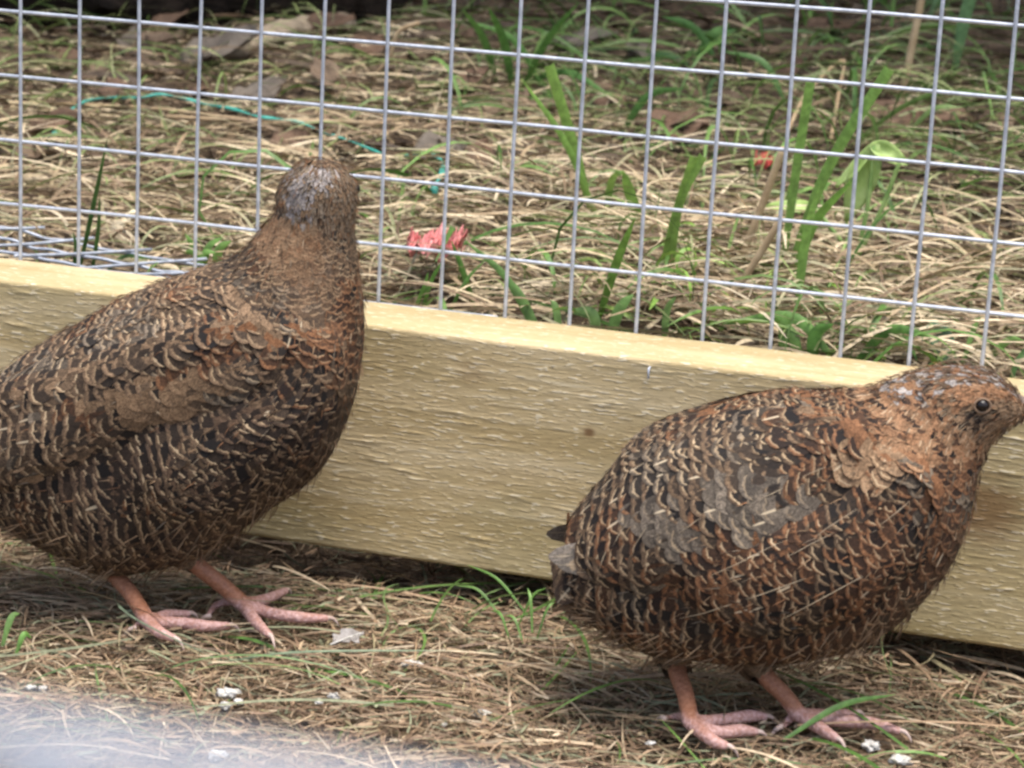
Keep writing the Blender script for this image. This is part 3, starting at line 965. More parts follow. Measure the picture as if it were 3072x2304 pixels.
DROP = [(493, 1505, 4.6, 'largest chalky white dropping in the pale hay'), (488, 1530, 2.8, 'small chalky dropping below the largest white dropping'), (516, 1522, 2.4, 'crumbly dropping beside the largest white dropping'),
        (885, 1440, 3.4, 'broken white dropping between the two birds'), (905, 1442, 2.6, 'pale dropping touching the broken white dropping'), (1040, 1545, 3.4, 'cream dropping on the bare hay between the birds'),
        (1880, 1618, 4.2, 'white dropping near the long pink toe'), (1945, 1650, 4.2, 'white dropping at the edge of the green blade'), (690, 1520, 2.2, 'small white speck under a crossing of hay stalks'),
        (720, 1510, 2.6, 'flat white dropping smear among hay stalks'), (470, 1640, 4.0, 'pale dropping lying in the hazy hay'), (360, 1382, 2.0, 'white crumb at the tip of a reddish toe'),
        (65, 1490, 2.2, 'white crumb on the hay below the green sprigs'), (92, 1492, 2.0, 'second white crumb below the green sprigs'), (1405, 1610, 1.8, 'tiny white speck beside the bent hay stalk'),
        (960, 1570, 1.6, 'tiny chalky speck below the cream dropping')]
for i, (u, v, r, lab) in enumerate(DROP):
    tag(lump('dropping', u, v, r / 1000 * .58, M_WHITE, i * 1.37), lab, 'dropping', 'white droppings on the hay')

# small fallen feather
M_DOWN = mat_noisy('grey_down_feather', (.24, .22, .205), (.34, .315, .30), 500, .8)
b0 = on_z(770, 1385, .008)
ff = leaf_obj('fallen_feather', on_z(722, 1388, .010), on_z(784, 1366, .010), .007, M_DOWN, .0, .3, None, np.array([.1, -.35, 1.0]), 14, 7, .35, .10, 4)
tag(ff, 'small curled grey feather lying on the hay by the pink toes', 'feather')
b0 = np.array(ff.location)
tube_obj('shaft', catmull([on_z(714, 1392, .0105) - b0, on_z(750, 1378, .0112) - b0, on_z(782, 1367, .0106) - b0], 8), .0003, M_WHITE, ff, 5)

# green sprigs inside at the picture's left edge, and a blade across the toes
for lab, bl in (('two short green sprigs in the hay beside the reddish toes', [(5, 1395, 42, 1325, 2.2), (35, 1412, 68, 1378, 2.0)]),
                ('green and tan grass blade lying across the far pink foot', [(1690, 1600, 1935, 1500, 2.0)]),
                ('long thin grey green stem curving through the hay', [(250, 1240, 480, 1430, .8), (480, 1430, 1000, 1405, .8)]),
                ('fresh green blades rising against the plank foot', [(1140, 1330, 1010, 1220, 1.0), (1150, 1370, 1140, 1270, 1.1), (1120, 1350, 1180, 1270, 1.0), (1080, 1330, 985, 1265, 1.0), (1100, 1380, 1060, 1320, .9), (1130, 1390, 1090, 1330, .9), (1160, 1380, 1200, 1300, .9)])):
    b0 = on_z(bl[0][0], bl[0][1], .003)
    root = empty('grass_sprig', tuple(b0)); tag(root, lab, 'grass')
    for (bu, bv, tu, tv, w) in bl:
        pq = on_z(bu, bv, .006); tq = on_z(tu, tv, .016) if abs(tu - bu) > 150 else on_y(tu, tv, pq[1] + .006)
        mid = (pq + tq) / 2 + np.array([0, 0, .004]) - (np.array([.01, .012, .0]) if 'curving' in lab else 0)
        blade_mesh([pq - b0, mid - b0, tq - b0], w / 1000, M_GREEN, root, 'blade', False, ((.14, .30, .06), (.22, .38, .12)) if 'curving' not in lab else ((.24, .32, .20), (.30, .38, .25)))

# ------------------------------------------------------------------ quails
FV = np.array([0, .28, .52, .70, .84, .94, 1.0])
FW = np.array([.45, .80, .98, 1.0, .86, .58, .16])
FU = np.array([-1, 0, 1.])


def feather_mesh(P, D, N, L, W, lift, curl, fa, fb):
    """P mid point, D direction to tip, N normal; all (n,3)"""
    n = len(P)
    D = D - N * np.sum(D * N, 1)[:, None]; D /= np.linalg.norm(D, axis=1)[:, None] + 1e-9
    S = np.cross(D, N)
    v = FV[None, :, None]; u = FU[None, None, :]
    a = (v - .5) * L[:, None, None] + 0 * u
    w = u * FW[None, :, None] * (W / 2)[:, None, None]
    h = (-.35 * lift)[:, None, None] + lift[:, None, None] * 1.35 * v - curl[:, None, None] * v ** 3 - .05 * (W / 2)[:, None, None] * u ** 2 * (FW[None, :, None])
    V = P[:, None, None, :] + a[..., None] * D[:, None, None, :] + w[..., None] * S[:, None, None, :] + h[..., None] * N[:, None, None, :]
    nv, nu = len(FV), len(FU)
    uvs = np.zeros((n, nv, nu, 2)); uvs[..., 0] = u; uvs[..., 1] = v
    idx = np.arange(n)[:, None, None] * nv * nu + np.arange(nv - 1)[None, :, None] * nu + np.arange(nu - 1)[None, None, :]
    Q = np.stack([idx, idx + 1, idx + nu + 1, idx + nu], -1).reshape(-1, 4)
    return V.reshape(-1, 3), Q, uvs.reshape(-1, 2), np.repeat(fa, nv * nu, 0), np.repeat(fb, nv * nu, 0)


def in_poly(px, py, poly):
    px = np.asarray(px); py = np.asarray(py)
    inside = np.zeros(px.shape, bool)
    m = len(poly)
    for i in range(m):
        x0, y0 = poly[i]; x1, y1 = poly[(i + 1) % m]
        c = ((y0 > py) != (y1 > py)) & (px < (x1 - x0) * (py - y0) / (y1 - y0 + 1e-12) + x0)
        inside ^= c
    return inside


RUF = np.array([.225, .110, .055]); BRN = np.array([.165, .110, .068]); GRY = np.array([.155, .124, .092]); BUF = np.array([.285, .185, .110])
DRK = np.array([.085, .055, .036]); SLATE = np.array([.165, .137, .108])


class Quail:
    def __init__(s, name, label, origin, heading, pairs, halfw, seed):
        s.root = empty(name, (origin[0], origin[1], 0)); tag(s.root, label, 'quail', 'quails in the wire run')
        s.o = np.array([origin[0], origin[1], 0.])
        s.rng = np.random.default_rng(seed)
        s.h = np.array([math.cos(heading), math.sin(heading), 0]); s.lat = np.array([math.sin(heading), -math.cos(heading), 0])
        s.np_ = s.lat
        A = np.array([s.sz(*p[0]) for p in pairs]); B = np.array([s.sz(*p[1]) for p in pairs])
        n = 110
        s.A = catmull(A, n); s.B = catmull(B, n); s.b = catmull(np.array(halfw)[:, None] / 1000, n)[:, 0]
        s.sec = np.linspace(0, len(pairs) - 1, n)
        s.n = n

    def sz(s, u, v):
        """picture point -> (along heading, height) in the bird's own mid plane"""
        p = on_plane(u, v, s.o, s.np_) - s.o
        return np.array([np.dot(p, s.h), p[2]])

    def szn(s, u, v, l=.031):
        """the same for a point on the near flank, l metres out from the mid plane"""
        p = on_plane(u, v, s.o + s.lat * l, s.np_) - s.o
        return np.array([np.dot(p, s.h), p[2]])

    def local(s, sz, lat=0.):
        sz = np.atleast_2d(sz)
        return sz[:, :1] * s.h + sz[:, 1:2] * np.array([0, 0, 1.]) + np.reshape(lat, (-1, 1)) * s.lat

    def grid(s, M=96, inset=0.0):
        C = (s.A + s.B) / 2; H = (s.A - s.B) / 2
        a = np.linalg.norm(H, axis=1); Hn = H / a[:, None]
        th = np.arange(M) * 2 * np.pi / M
        ct, st = np.cos(th), np.sin(th)
        # slightly squared section
        k = (np.abs(ct) ** 2.25 + np.abs(st) ** 2.25) ** (-1 / 2.25)
        ct, st = ct * k, st * k
        P2 = C[:, None, :] + (a - inset)[:, None, None] * ct[None, :, None] * Hn[:, None, :]
        lat = (s.b - inset)[:, None] * st[None, :]
        G = P2[..., :1] * s.h + P2[..., 1:2] * np.array([0, 0, 1.]) + lat[..., None] * s.lat
        return G, P2, lat, th

    def build(s, legs, region, wing_poly, bulge, step_scale=1.0, zones=(), cap=False):
        rg = s.rng
        M = 96
        G, P2, lat, th = s.grid(M)
        # wing bulge
        wpoly = np.array([s.szn(*p) for p in wing_poly])
        inside = in_poly(P2[..., 0], P2[..., 1], wpoly).astype(float)
        for _ in range(3):                                   # soften
            inside = (inside + np.roll(inside, 1, 1) + np.roll(inside, -1, 1) + np.vstack([inside[:1], inside[:-1]]) + np.vstack([inside[1:], inside[-1:]])) / 5
        extra = np.zeros(G.shape[:2])
        for poly, hgt, it in zones:
            z1 = in_poly(P2[..., 0], P2[..., 1], np.array([s.szn(*p) for p in poly])).astype(float)
            for _ in range(it):
                z1 = (z1 + np.roll(z1, 1, 1) + np.roll(z1, -1, 1) + np.vstack([z1[:1], z1[:-1]]) + np.vstack([z1[1:], z1[-1:]])) / 5
            extra += hgt * z1
        Tn = np.gradient(G, axis=0); Ta = np.roll(G, -1, 1) - np.roll(G, 1, 1)
        N = np.cross(Ta, Tn); N /= np.linalg.norm(N, axis=2)[..., None] + 1e-12
        C = G.mean(1, keepdims=True)
        flip = np.sign(np.sum(N * (G - C), axis=2).mean())
        N = N * flip
        lump = np.zeros(G.shape[:2])
        for i in range(s.n):
            for j in range(M):
                lump[i, j] = mnoise.noise(Vector(G[i, j] * 42) + Vector((s.o[0] * 90, 0, 0)))
        fadeh = sstep(s.sec, 10.5, 8.5)[:, None]
        G = G + N * (bulge * inside + extra + .0016 * lump * fadeh)[..., None]
        Tn = np.gradient(G, axis=0); Ta = np.roll(G, -1, 1) - np.roll(G, 1, 1)
        N = np.cross(Ta, Tn); N /= np.linalg.norm(N, axis=2)[..., None] + 1e-12
        N *= flip
        T = Tn / (np.linalg.norm(Tn, axis=2)[..., None] + 1e-12)     # toward head
        s.G, s.N, s.T, s.P2, s.inside = G, N, T, P2, inside
        # --- one continuous body: trunk, neck, head, legs and toes merged
        inset = .0018
        V = list((G - N * inset).reshape(-1, 3)); Q = []
        for i in range(s.n - 1):
            for j in range(M):
                k = (j + 1) % M
                Q.append((i * M + j, i * M + k, (i + 1) * M + k, (i + 1) * M + j))
        Q.append(tuple(range(M))); Q.append(tuple(reversed(range((s.n - 1) * M, s.n * M))))
        s.claws = []
        for chains in legs:
            for path, rad in chains:
                P = np.array(path) - s.o
                V2, Q2 = tube(catmull(P, 5 * len(P)), np.interp(np.linspace(0, 1, 5 * len(P)), np.linspace(0, 1, len(rad)), np.array(rad) / 1000), 10)
                k0 = len(V); V += list(V2); Q += [tuple(dict.fromkeys(k0 + x for x in f)) for f in Q2]
        me = bpy.data.meshes.new('body'); me.from_pydata([tuple(x) for x in V], [], Q); me.materials.append(M_BODY)
        body = link(bpy.data.objects.new('body', me), s.root)
        md = body.modifiers.new('weld', 'REMESH'); md.mode = 'VOXEL'; md.voxel_size = .0007; md.use_smooth_shade = True
        sm = body.modifiers.new('soft', 'SMOOTH'); sm.factor = .5; sm.iterations = 4
        # --- plumage
        acc = {'plumage': [], 'wing': [], 'wing2': []}
        cum = np.concatenate([[0], np.cumsum(np.linalg.norm(np.diff((s.A + s.B) / 2, axis=0), axis=1))])
        pos = .001
        rows = []
        while pos < cum[-1] - .0004:
            fi = np.interp(pos, cum, np.arange(s.n))
            sec = np.interp(fi, np.arange(s.n), s.sec)
            if cap and sec > 14.9:
                break
            # feather length in mm by section: tail/body large, neck and head small
            L = np.interp(sec, [0, 2, 5, 8, 9.5, 11, 12.5, 15], [11, 11.5, 11.5, 10, 7.2, 5.6, 5.0, 3.6]) * step_scale
            W = np.interp(sec, [0, 2, 5, 8, 9.5, 11, 12.5, 15], [8.5, 9.0, 9.5, 8.5, 5.4, 3.0, 2.0, 1.6]) * step_scale
            i0 = min(int(fi), s.n - 2); f = fi - i0
            ring = G[i0] * (1 - f) + G[i0 + 1] * f
            per = np.linalg.norm(np.roll(ring, -1, 0) - ring, axis=1); pc = np.concatenate([[0], np.cumsum(per)])
            cnt = max(5, int(pc[-1] / (W / 1000 * .52)))
            q = (np.arange(cnt) + (len(rows) % 2) * .5 + rg.uniform(-.13, .13, cnt) * (1 if sec < 10 else 3)) / cnt * pc[-1]
            jf = np.interp(np.mod(q, pc[-1]), pc, np.arange(M + 1))
            fj = np.clip(fi + rg.normal(0, .16 if sec < 10 else .45, cnt), 0, s.n - 1.001)
            rows.append((fj, jf, np.full(cnt, L), np.full(cnt, W), np.full(cnt, sec)))
            pos += L / 1000 * (.40 if sec < 9 else .33)
        fj, jf, L, W, sec = [np.concatenate([r[k] for r in rows]) for k in range(5)]
        i0 = fj.astype(int); fi = (fj - i0)[:, None]; j0 = jf.astype(int) % M; j1 = (j0 + 1) % M; fjj = (jf - np.floor(jf))[:, None]
        bl = lambda A: ((A[i0, j0] * (1 - fjj) + A[i0, j1] * fjj) * (1 - fi) + (A[np.minimum(i0 + 1, s.n - 1), j0] * (1 - fjj) + A[np.minimum(i0 + 1, s.n - 1), j1] * fjj) * fi)
        P = bl(G); Nn = bl(N); Nn /= np.linalg.norm(Nn, axis=1)[:, None]; Td = bl(T)
        p2 = np.stack([P @ s.h, P[:, 2]], 1)
        latn = P @ s.lat
        near_ = latn > 0
        th_ = np.mod(jf / M * 2 * np.pi, 2 * np.pi)
        wing = in_poly(p2[:, 0], p2[:, 1], wpoly)
        kn = np.array([mnoise.noise(Vector(q * 55)) * .75 + mnoise.noise(Vector(q * 140)) * .35 for q in P])
        s.kmap = np.clip(.5 + kn * .75 + rg.normal(0, .10, len(P)), 0, 1)
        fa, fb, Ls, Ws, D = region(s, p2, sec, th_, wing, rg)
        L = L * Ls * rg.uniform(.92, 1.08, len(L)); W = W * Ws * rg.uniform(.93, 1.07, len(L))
        D = -Td + D + rg.normal(0, 1, P.shape) * np.where(sec > 10, .14, .06)[:, None]
        lift = .00026 * (L / 10) * rg.uniform(.6, 1.4, len(L)) + .0001
        curl = .0001 * L / 10 * rg.uniform(.2, 1.2, len(L))
        L, W = L / 1000, W / 1000
        for nm, sel in (('plumage', ~wing), ('wing', wing & near_), ('wing', wing & ~near_)):
            if sel.sum() == 0:
                continue
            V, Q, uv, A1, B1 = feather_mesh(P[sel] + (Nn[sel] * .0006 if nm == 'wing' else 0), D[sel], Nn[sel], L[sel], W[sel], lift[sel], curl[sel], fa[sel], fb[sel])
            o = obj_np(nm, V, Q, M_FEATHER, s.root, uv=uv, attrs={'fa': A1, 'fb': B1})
            o['kind'] = 'stuff'
        if cap:                                               # feathers closing the crown
            ring = G[-1]; c = ring.mean(0); tu = (G[-1].mean(0) - G[-6].mean(0)); tu /= np.linalg.norm(tu)
            m = 130
            an = rg.uniform(0, 2 * math.pi, m); rr = np.sqrt(rg.uniform(0, 1, m))[:, None] * np.linalg.norm(G[-9] - G[-9].mean(0), axis=1).mean() * 1.05
            e1 = s.h - tu * np.dot(s.h, tu); e1 /= np.linalg.norm(e1); e2 = np.cross(tu, e1)
            rad = np.cos(an)[:, None] * e1 + np.sin(an)[:, None] * e2
            Pc = c + rad * rr - tu * (.0062 * (rr / rr.max()) ** 2 - .0002); Nc = tu + rad * 1.1 * rr / (rr.max() + 1e-9); Nc /= np.linalg.norm(Nc, axis=1)[:, None]
            Dc = rad * .5 - s.h * .8
            fac = np.stack([GRY * 1.2, BRN * 1.1, DRK * 1.3])[rg.integers(0, 3, m)]
            V, Q, uv, A1, B1 = feather_mesh(Pc, Dc, Nc, rg.uniform(.0045, .006, m), rg.uniform(.002, .003, m), np.full(m, .0002), np.full(m, .0004), fac,
                                            np.stack([rg.uniform(0, .5, m), rg.uniform(0, .3, m), np.zeros(m), rg.uniform(0, 1, m)], 1))
            o = obj_np('crown_feathers', V, Q, M_FEATHER, s.root, uv=uv, attrs={'fa': A1, 'fb': B1}); o['kind'] = 'stuff'
        # --- hair thin filaments that break up the outline, denser and longer underneath
        nf = 5200
        ii_ = rg.integers(2, s.n - 3, nf); jj_ = rg.integers(0, M, nf)
        under = (np.cos(jj_ / M * 2 * np.pi) < -.5) & (s.sec[ii_] < 7.0)
        keep = under | (rg.uniform(0, 1, nf) < .55)
        ii_, jj_, under = ii_[keep], jj_[keep], under[keep]
        Pf, Nf, Tf = G[ii_, jj_], N[ii_, jj_], T[ii_, jj_]
        secf = s.sec[ii_]
        Lf = np.where(under, rg.uniform(.004, .0085, len(ii_)), rg.uniform(.0025, .005, len(ii_))) * np.interp(secf, [0, 8, 11, 15], [1, 1, .7, .5])
        Df = -Tf + Nf * rg.uniform(.05, .45, len(ii_))[:, None] * np.where(under, 1.3, .8)[:, None] + np.array([0, 0, -.35]) * under[:, None] + rg.normal(0, .22, Pf.shape)
        Df /= np.linalg.norm(Df, axis=1)[:, None]
        Sf = np.cross(Df, rg.normal(0, 1, Pf.shape)); Sf /= np.linalg.norm(Sf, axis=1)[:, None]
        w = np.where(under, .00022, .00016)[:, None]
        B0 = Pf + Nf * .0006
        Mid = B0 + Df * Lf[:, None] * .55; Tip = B0 + Df * Lf[:, None] - Nf * Lf[:, None] * .12 + np.array([0, 0, -.10]) * Lf[:, None]
        V = np.stack([B0 - Sf * w, B0 + Sf * w, Mid + Sf * w * .8, Mid - Sf * w * .8, Tip + Sf * w * .15, Tip - Sf * w * .15], 1).reshape(-1, 3)
        k = np.arange(len(ii_))[:, None] * 6
        Q = np.concatenate([k + np.array([[0, 1, 2, 3]]), k + np.array([[3, 2, 4, 5]])])
        cc = np.where(under[:, None], (BUF * .75)[None], np.stack([RUF, BRN, BUF, GRY, DRK])[rg.integers(0, 5, len(ii_))]) * rg.uniform(.6, 1.3, (len(ii_), 1))
        o = obj_np('down', V, Q, M_FLUFF, s.root, col=np.repeat(cc, 6, 0)); o['kind'] = 'stuff'
        return s

    def thighs(s, tops):
        P, D, N = [], [], []
        for t, a in tops:
            t = np.array(t) - s.o; a = np.array(a) - s.o
            ax = (a - t) / np.linalg.norm(a - t)
            e1 = np.cross(ax, s.h); e1 /= np.linalg.norm(e1); e2 = np.cross(ax, e1)
            for k in range(90):
                an = s.rng.uniform(0, 2 * math.pi); d = s.rng.uniform(-.012, -.001)
                rr = .0035 + .0045 * np.clip((-.001 - d) / .011, 0, 1) ** .8
                n = math.cos(an) * e1 + math.sin(an) * e2
                P.append(t + ax * d + n * rr); D.append(ax + s.rng.normal(0, .15, 3) - n * .25); N.append(n)
        P, D, N = np.array(P), np.array(D), np.array(N); n = len(P)
        D /= np.linalg.norm(D, axis=1)[:, None]; N = N - D * np.sum(N * D, 1)[:, None]; N /= np.linalg.norm(N, axis=1)[:, None]
        fa = (BRN * 1.0) * s.rng.uniform(.7, 1.2, (n, 1)); fb = np.stack([s.rng.uniform(0, .2, n), s.rng.uniform(0, .3, n), np.zeros(n), s.rng.uniform(0, 1, n)], 1)
        V, Q, uv, A1, B1 = feather_mesh(P, D, N, s.rng.uniform(.007, .010, n), s.rng.uniform(.0028, .0045, n), np.full(n, .0002), np.full(n, .0003), fa, fb)
        o = obj_np('thigh_feathers', V, Q, M_FEATHER, s.root, uv=uv, attrs={'fa': A1, 'fb': B1}); o['kind'] = 'stuff'

    def big_feathers(s, name, items, lat_sign=1):
        """quills: base(u,v), tip(u,v), lateral base/tip mm, width mm, colour, (black, cream, shaft)"""
        P, D, N, L, W, fa, fb = [], [], [], [], [], [], []
        for (bu, bv, tu, tv, lb, lt, w, c, pat) in items:
            a = s.local(s.szn(bu, bv, lb / 1000 * lat_sign), lb / 1000 * lat_sign)[0]; b = s.local(s.szn(tu, tv, lt / 1000 * lat_sign), lt / 1000 * lat_sign)[0]
            P.append((a + b) / 2); D.append(b - a); L.append(np.linalg.norm(b - a)); W.append(w / 1000)
            nn = s.lat * lat_sign + np.array([0, 0, .45]); N.append(nn / np.linalg.norm(nn)); fa.append(c); fb.append(list(pat) + [s.rng.uniform()])
        P, D, N, L, W = map(np.array, (P, D, N, L, W))
        D = D / np.linalg.norm(D, axis=1)[:, None]
        N = N - D * np.sum(N * D, 1)[:, None]; N /= np.linalg.norm(N, axis=1)[:, None]
        n = len(P)
        V, Q, uv, A1, B1 = feather_mesh(P, D, N, L, W, np.full(n, .0004), np.full(n, .0008), np.array(fa), np.array(fb))
        o = obj_np(name, V, Q, M_FEATHER, s.root, uv=uv, attrs={'fa': A1, 'fb': B1})
        return o

    def surf(s, u, v, side=1):
        """point of the plumage surface seen at picture point (near side)"""
        d = ray(u, v); best = None
        Gw = s.G + s.o
        rel = Gw - CAM
        dn = d / np.linalg.norm(d)
        t = rel @ dn
        dist = np.linalg.norm(rel - t[..., None] * dn, axis=2)
        facing = np.sum(s.N * dn, axis=2) < .15
        dist = np.where(facing, dist, 9)
        k = np.unravel_index(np.argmin(dist), dist.shape)
        return s.G[k], s.N[k], s.T[k]

    def shafts(s, lines):
        """pale shaft streaks: thin ridges laid over the feathers, each from (u,v) to (u,v)"""
        Vs, Qs, k0 = [], [], 0
        for (u0, v0, u1, v1) in lines[::2]:
            path = []
            for t in np.linspace(0, 1, 5):
                p, n, _ = s.surf(u0 + (u1 - u0) * t, v0 + (v1 - v0) * t)
                pw = on_plane(u0 + (u1 - u0) * t, v0 + (v1 - v0) * t, p + s.o, s.lat) - s.o
                path.append(pw + n * (.0016 + .0005 * math.sin(math.pi * t)))
            V, Q = tube(catmull(path, 9), np.array([.06, .10, .13, .14, .14, .14, .13, .10, .05]) / 1000, 5)
            Vs.append(V); Qs += [tuple(dict.fromkeys(k0 + x for x in f)) for f in Q]; k0 += len(V)
        me = bpy.data.meshes.new('shaft_streaks'); me.from_pydata(np.concatenate(Vs).tolist(), [], Qs); me.materials.append(M_SHAFT)
        o = link(bpy.data.objects.new('shaft_streaks', me), s.root); o['kind'] = 'stuff'

    def claw(s, p, d):
        p = np.array(p) - s.o; d = np.array(d) / np.linalg.norm(d)
        P = [p - d * .0015, p + d * .0012 + (0, 0, .0003), p + d * .0030 + (0, 0, -.0010), p + d * .0040 + (0, 0, -.0028)]
        tube_obj('claw', catmull(P, 9), np.linspace(.00105, .00015, 9), M_CLAW, s.root, 8)


M_SHAFT = mat_noisy('shaft_pale', (.28, .215, .14), (.38, .30, .20), 200, .6)


def mixc(a, b, k):
    return a * (1 - k[:, None]) + b * k[:, None]


def foot(ankle, top, toes, hallux, zt=.0085, rt=(3.3, 2.7, 2.5), lean_y=0.0):
    """ankle/top/toe tips in picture points -> chains in world space for one leg"""
    a = on_z(*ankle, .0095)
    t = on_y(*top, a[1] + lean_y)
    t2 = t + (t - a) * .40 + np.array([0, lean_y * .5, .004])
    chains = [([t2, t, (t * .5 + a * .5) + np.array([.0006, 0, 0]), a], [rt[0] + .6, rt[0], rt[1], rt[2]])]
    tips = []
    for pts in toes:
        w = [on_z(u, v, zt if k < len(pts) - 1 else zt - .0008) for k, (u, v) in enumerate(pts)]
        chains.append(([a] + w, [2.5] + [2.2] * (len(w) - 1) + [1.4]))
        tips.append((w[-1], w[-1] - (w[-2] if len(w) > 1 else a)))
    w = [on_z(u, v, .0062) for u, v in hallux]
    chains.append(([a + np.array([0, 0, .002])] + w, [1.9] + [1.4] * (len(w) - 1) + [.9]))
    tips.append((w[-1], w[-1] - a))
    return chains, tips


# ---- the rufous quail by the plank's end
def region_rufous(s, p2, sec, th, wing, rg):
    n = len(p2)
    top = np.cos(th)                                     # 1 on the back, -1 on the belly
    k = s.kmap
    fa = np.where((k < .62)[:, None], RUF * .95, np.where((k < .9)[:, None], BRN, GRY)) * rg.uniform(.8, 1.2, (n, 1))
    r = rg.uniform(.7, 1., n); g = rg.uniform(.35, 1., n) * (rg.uniform(0, 1, n) < .85); b = (rg.uniform(0, 1, n) < .05) * .8
    Ls = np.ones(n); Ws = np.ones(n)
    D = np.zeros((n, 3)); D[:, 2] = -.18
    # wing: brown grey, a plain vermiculated grey patch in the middle
    c0 = s.szn(1630, 1092); c1 = s.szn(1470, 1130)
    dseg = np.minimum(np.hypot((p2[:, 0] - c0[0]) / .017, (p2[:, 1] - c0[1]) / .007), np.hypot((p2[:, 0] - c1[0]) / .014, (p2[:, 1] - c1[1]) / .006))
    fa = np.where(wing[:, None], np.where((k < .40)[:, None], RUF * .8, np.where((k < .75)[:, None], BRN * .95, GRY)) * rg.uniform(.75, 1.2, (n, 1)), fa)
    plain = wing & (dseg < rg.uniform(.5, 1.5, n))
    fa = np.where(plain[:, None], SLATE * rg.uniform(.65, 1.2, (n, 1)) * .88, fa)
    r = np.where(plain, rg.uniform(.1, .6, n), r); g = np.where(plain, rg.uniform(0, .55, n), g)
    Ls = np.where(wing, 1.25, Ls); Ws = np.where(wing, 1.05, Ws)
    # neck and nape: plain rufous with dark specks
    neck = (sec > 7.6) & (sec < 11.2) & (p2[:, 1] > s.szn(1900, 985, .02)[1] - .0)
    kk = rg.uniform(0, 1, n)
    fa = np.where(neck[:, None], mixc(RUF * 1.12, BUF * 1.05, kk * .7) * rg.uniform(.8, 1.2, (n, 1)), fa)
    r = np.where(neck, (kk < .34) * rg.uniform(.7, 1., n), r); g = np.where(neck, rg.uniform(0, .35, n), g); b = np.where(neck, (kk > .8) * .5, b)
    # pale shoulder patch
    sh = np.hypot((p2[:, 0] - s.szn(1880, 1012, .024)[0]) / .008, (p2[:, 1] - s.szn(1880, 1012, .024)[1]) / .006) < rg.uniform(.2, 1.5, n)
    fa = np.where(sh[:, None], BUF * 1.0 * rg.uniform(.8, 1.2, (n, 1)), fa); r = np.where(sh, .15, r)
    # breast: rufous with black spots and grey fringes
    breast = (sec > 7.8) & (sec < 11.0) & ~neck
    fa = np.where(breast[:, None], np.where((k < .66)[:, None], RUF * .92, GRY * 1.1) * rg.uniform(.75, 1.2, (n, 1)), fa)
    r = np.where(breast, rg.uniform(.35, 1, n), r); g = np.where(breast, rg.uniform(0, .35, n), g)
    # belly and vent: dark, buff barred
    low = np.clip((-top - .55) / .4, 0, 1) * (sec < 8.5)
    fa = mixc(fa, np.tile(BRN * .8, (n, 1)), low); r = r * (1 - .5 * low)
    vent = (sec < 2.2) & (top < .1)
    fa = np.where(vent[:, None], np.where((k < .35)[:, None], BUF * .8, DRK * 1.2), fa); Ls = np.where(vent, 1.3, Ls); Ws = np.where(vent, .6, Ws)
    # head
    head = sec >= 11.0
    crown = head & (top > .45)
    face = head & (top <= .45)
    fa = np.where(face[:, None], mixc(BUF * 1.15, BRN * 1.4, kk) * rg.uniform(.8, 1.2, (n, 1)), fa)
    fa = np.where(crown[:, None], np.where((kk < .45)[:, None], DRK * 1.1, np.where((kk < .7)[:, None], RUF * .9, np.array([.30, .28, .27]))), fa)
    brow = head & (top > .12) & (top < .62) & (sec > 11.6)
    fa = np.where(brow[:, None], (RUF * .9 + BUF * .3) * rg.uniform(.8, 1.2, (n, 1)), fa)
    streak = head & (top < .12) & (top > -.5) & (sec < 13.3)
    fa = np.where((streak & (kk < .5))[:, None], DRK * 1.0, fa)
    cheek = head & (np.hypot((p2[:, 0] - s.szn(2035, 905, .012)[0]) / .0085, (p2[:, 1] - s.szn(2035, 905, .012)[1]) / .0075) < rg.uniform(.3, 1.3, n))
    fa = np.where((cheek & (k < .62))[:, None], DRK * .9, fa)
    hood = (sec > 9.6) & (np.hypot((p2[:, 0] - s.szn(1965, 838, .008)[0]) / .0105, (p2[:, 1] - s.szn(1965, 838, .008)[1]) / .0032) < rg.uniform(.3, 1.3, n))
    fa = np.where((hood & (k < .6))[:, None], np.array([.33, .31, .30]) * rg.uniform(.5, 1.2, (n, 1)), fa)
    r = np.where(head, (rg.uniform(0, 1, n) < .22) * .8, r); r = np.where(streak, (kk < .5) * .9, r); g = np.where(head, rg.uniform(0, .25, n), g); b = np.where(head, (rg.uniform(0, 1, n) < .3) * .7, b)
    Ls = np.where(head, 1.35, Ls); Ws = np.where(head, .8, Ws)
    D[head, 2] = -.05
    return fa, np.stack([r, g, b, rg.uniform(0, 1, n)], 1), Ls, Ws, D


R_PAIRS = [((1236, 1172), (1216, 1268)), ((1262, 1124), (1230, 1302)), ((1322, 1046), (1290, 1346)), ((1414, 964), (1400, 1396)), ((1524, 918), (1520, 1416)), ((1640, 893), (1680, 1418)),
           ((1742, 874), (1840, 1386)), ((1820, 852), (1975, 1303)), ((1868, 846), (2064, 1190)), ((1900, 838), (2102, 1085)), ((1930, 824), (2116, 1010)), ((1972, 807), (2136, 965)),
           ((2030, 796), (2158, 935)), ((2095, 793), (2180, 917)), ((2150, 808), (2198, 906)), ((2188, 840), (2212, 897)), ((2206, 862), (2216, 890))]
R_HALF = [7, 16, 25, 31, 34, 34, 32, 28.5, 24.5, 20, 16, 13.5, 12.5, 11.5, 9.5, 6, 3.2]
R_WING = [(1880, 985), (1850, 1045), (1760, 1085), (1650, 1135), (1520, 1200), (1400, 1262), (1260, 1245), (1180, 1195), (1190, 1130), (1260, 1060), (1400, 985), (1560, 940), (1720, 925), (1830, 940)]
qr = Quail('quail', 'rufous speckled quail with head lowered and dark eye, tail towards the other bird', (.128, -.103), math.radians(13), R_PAIRS, R_HALF, 5)
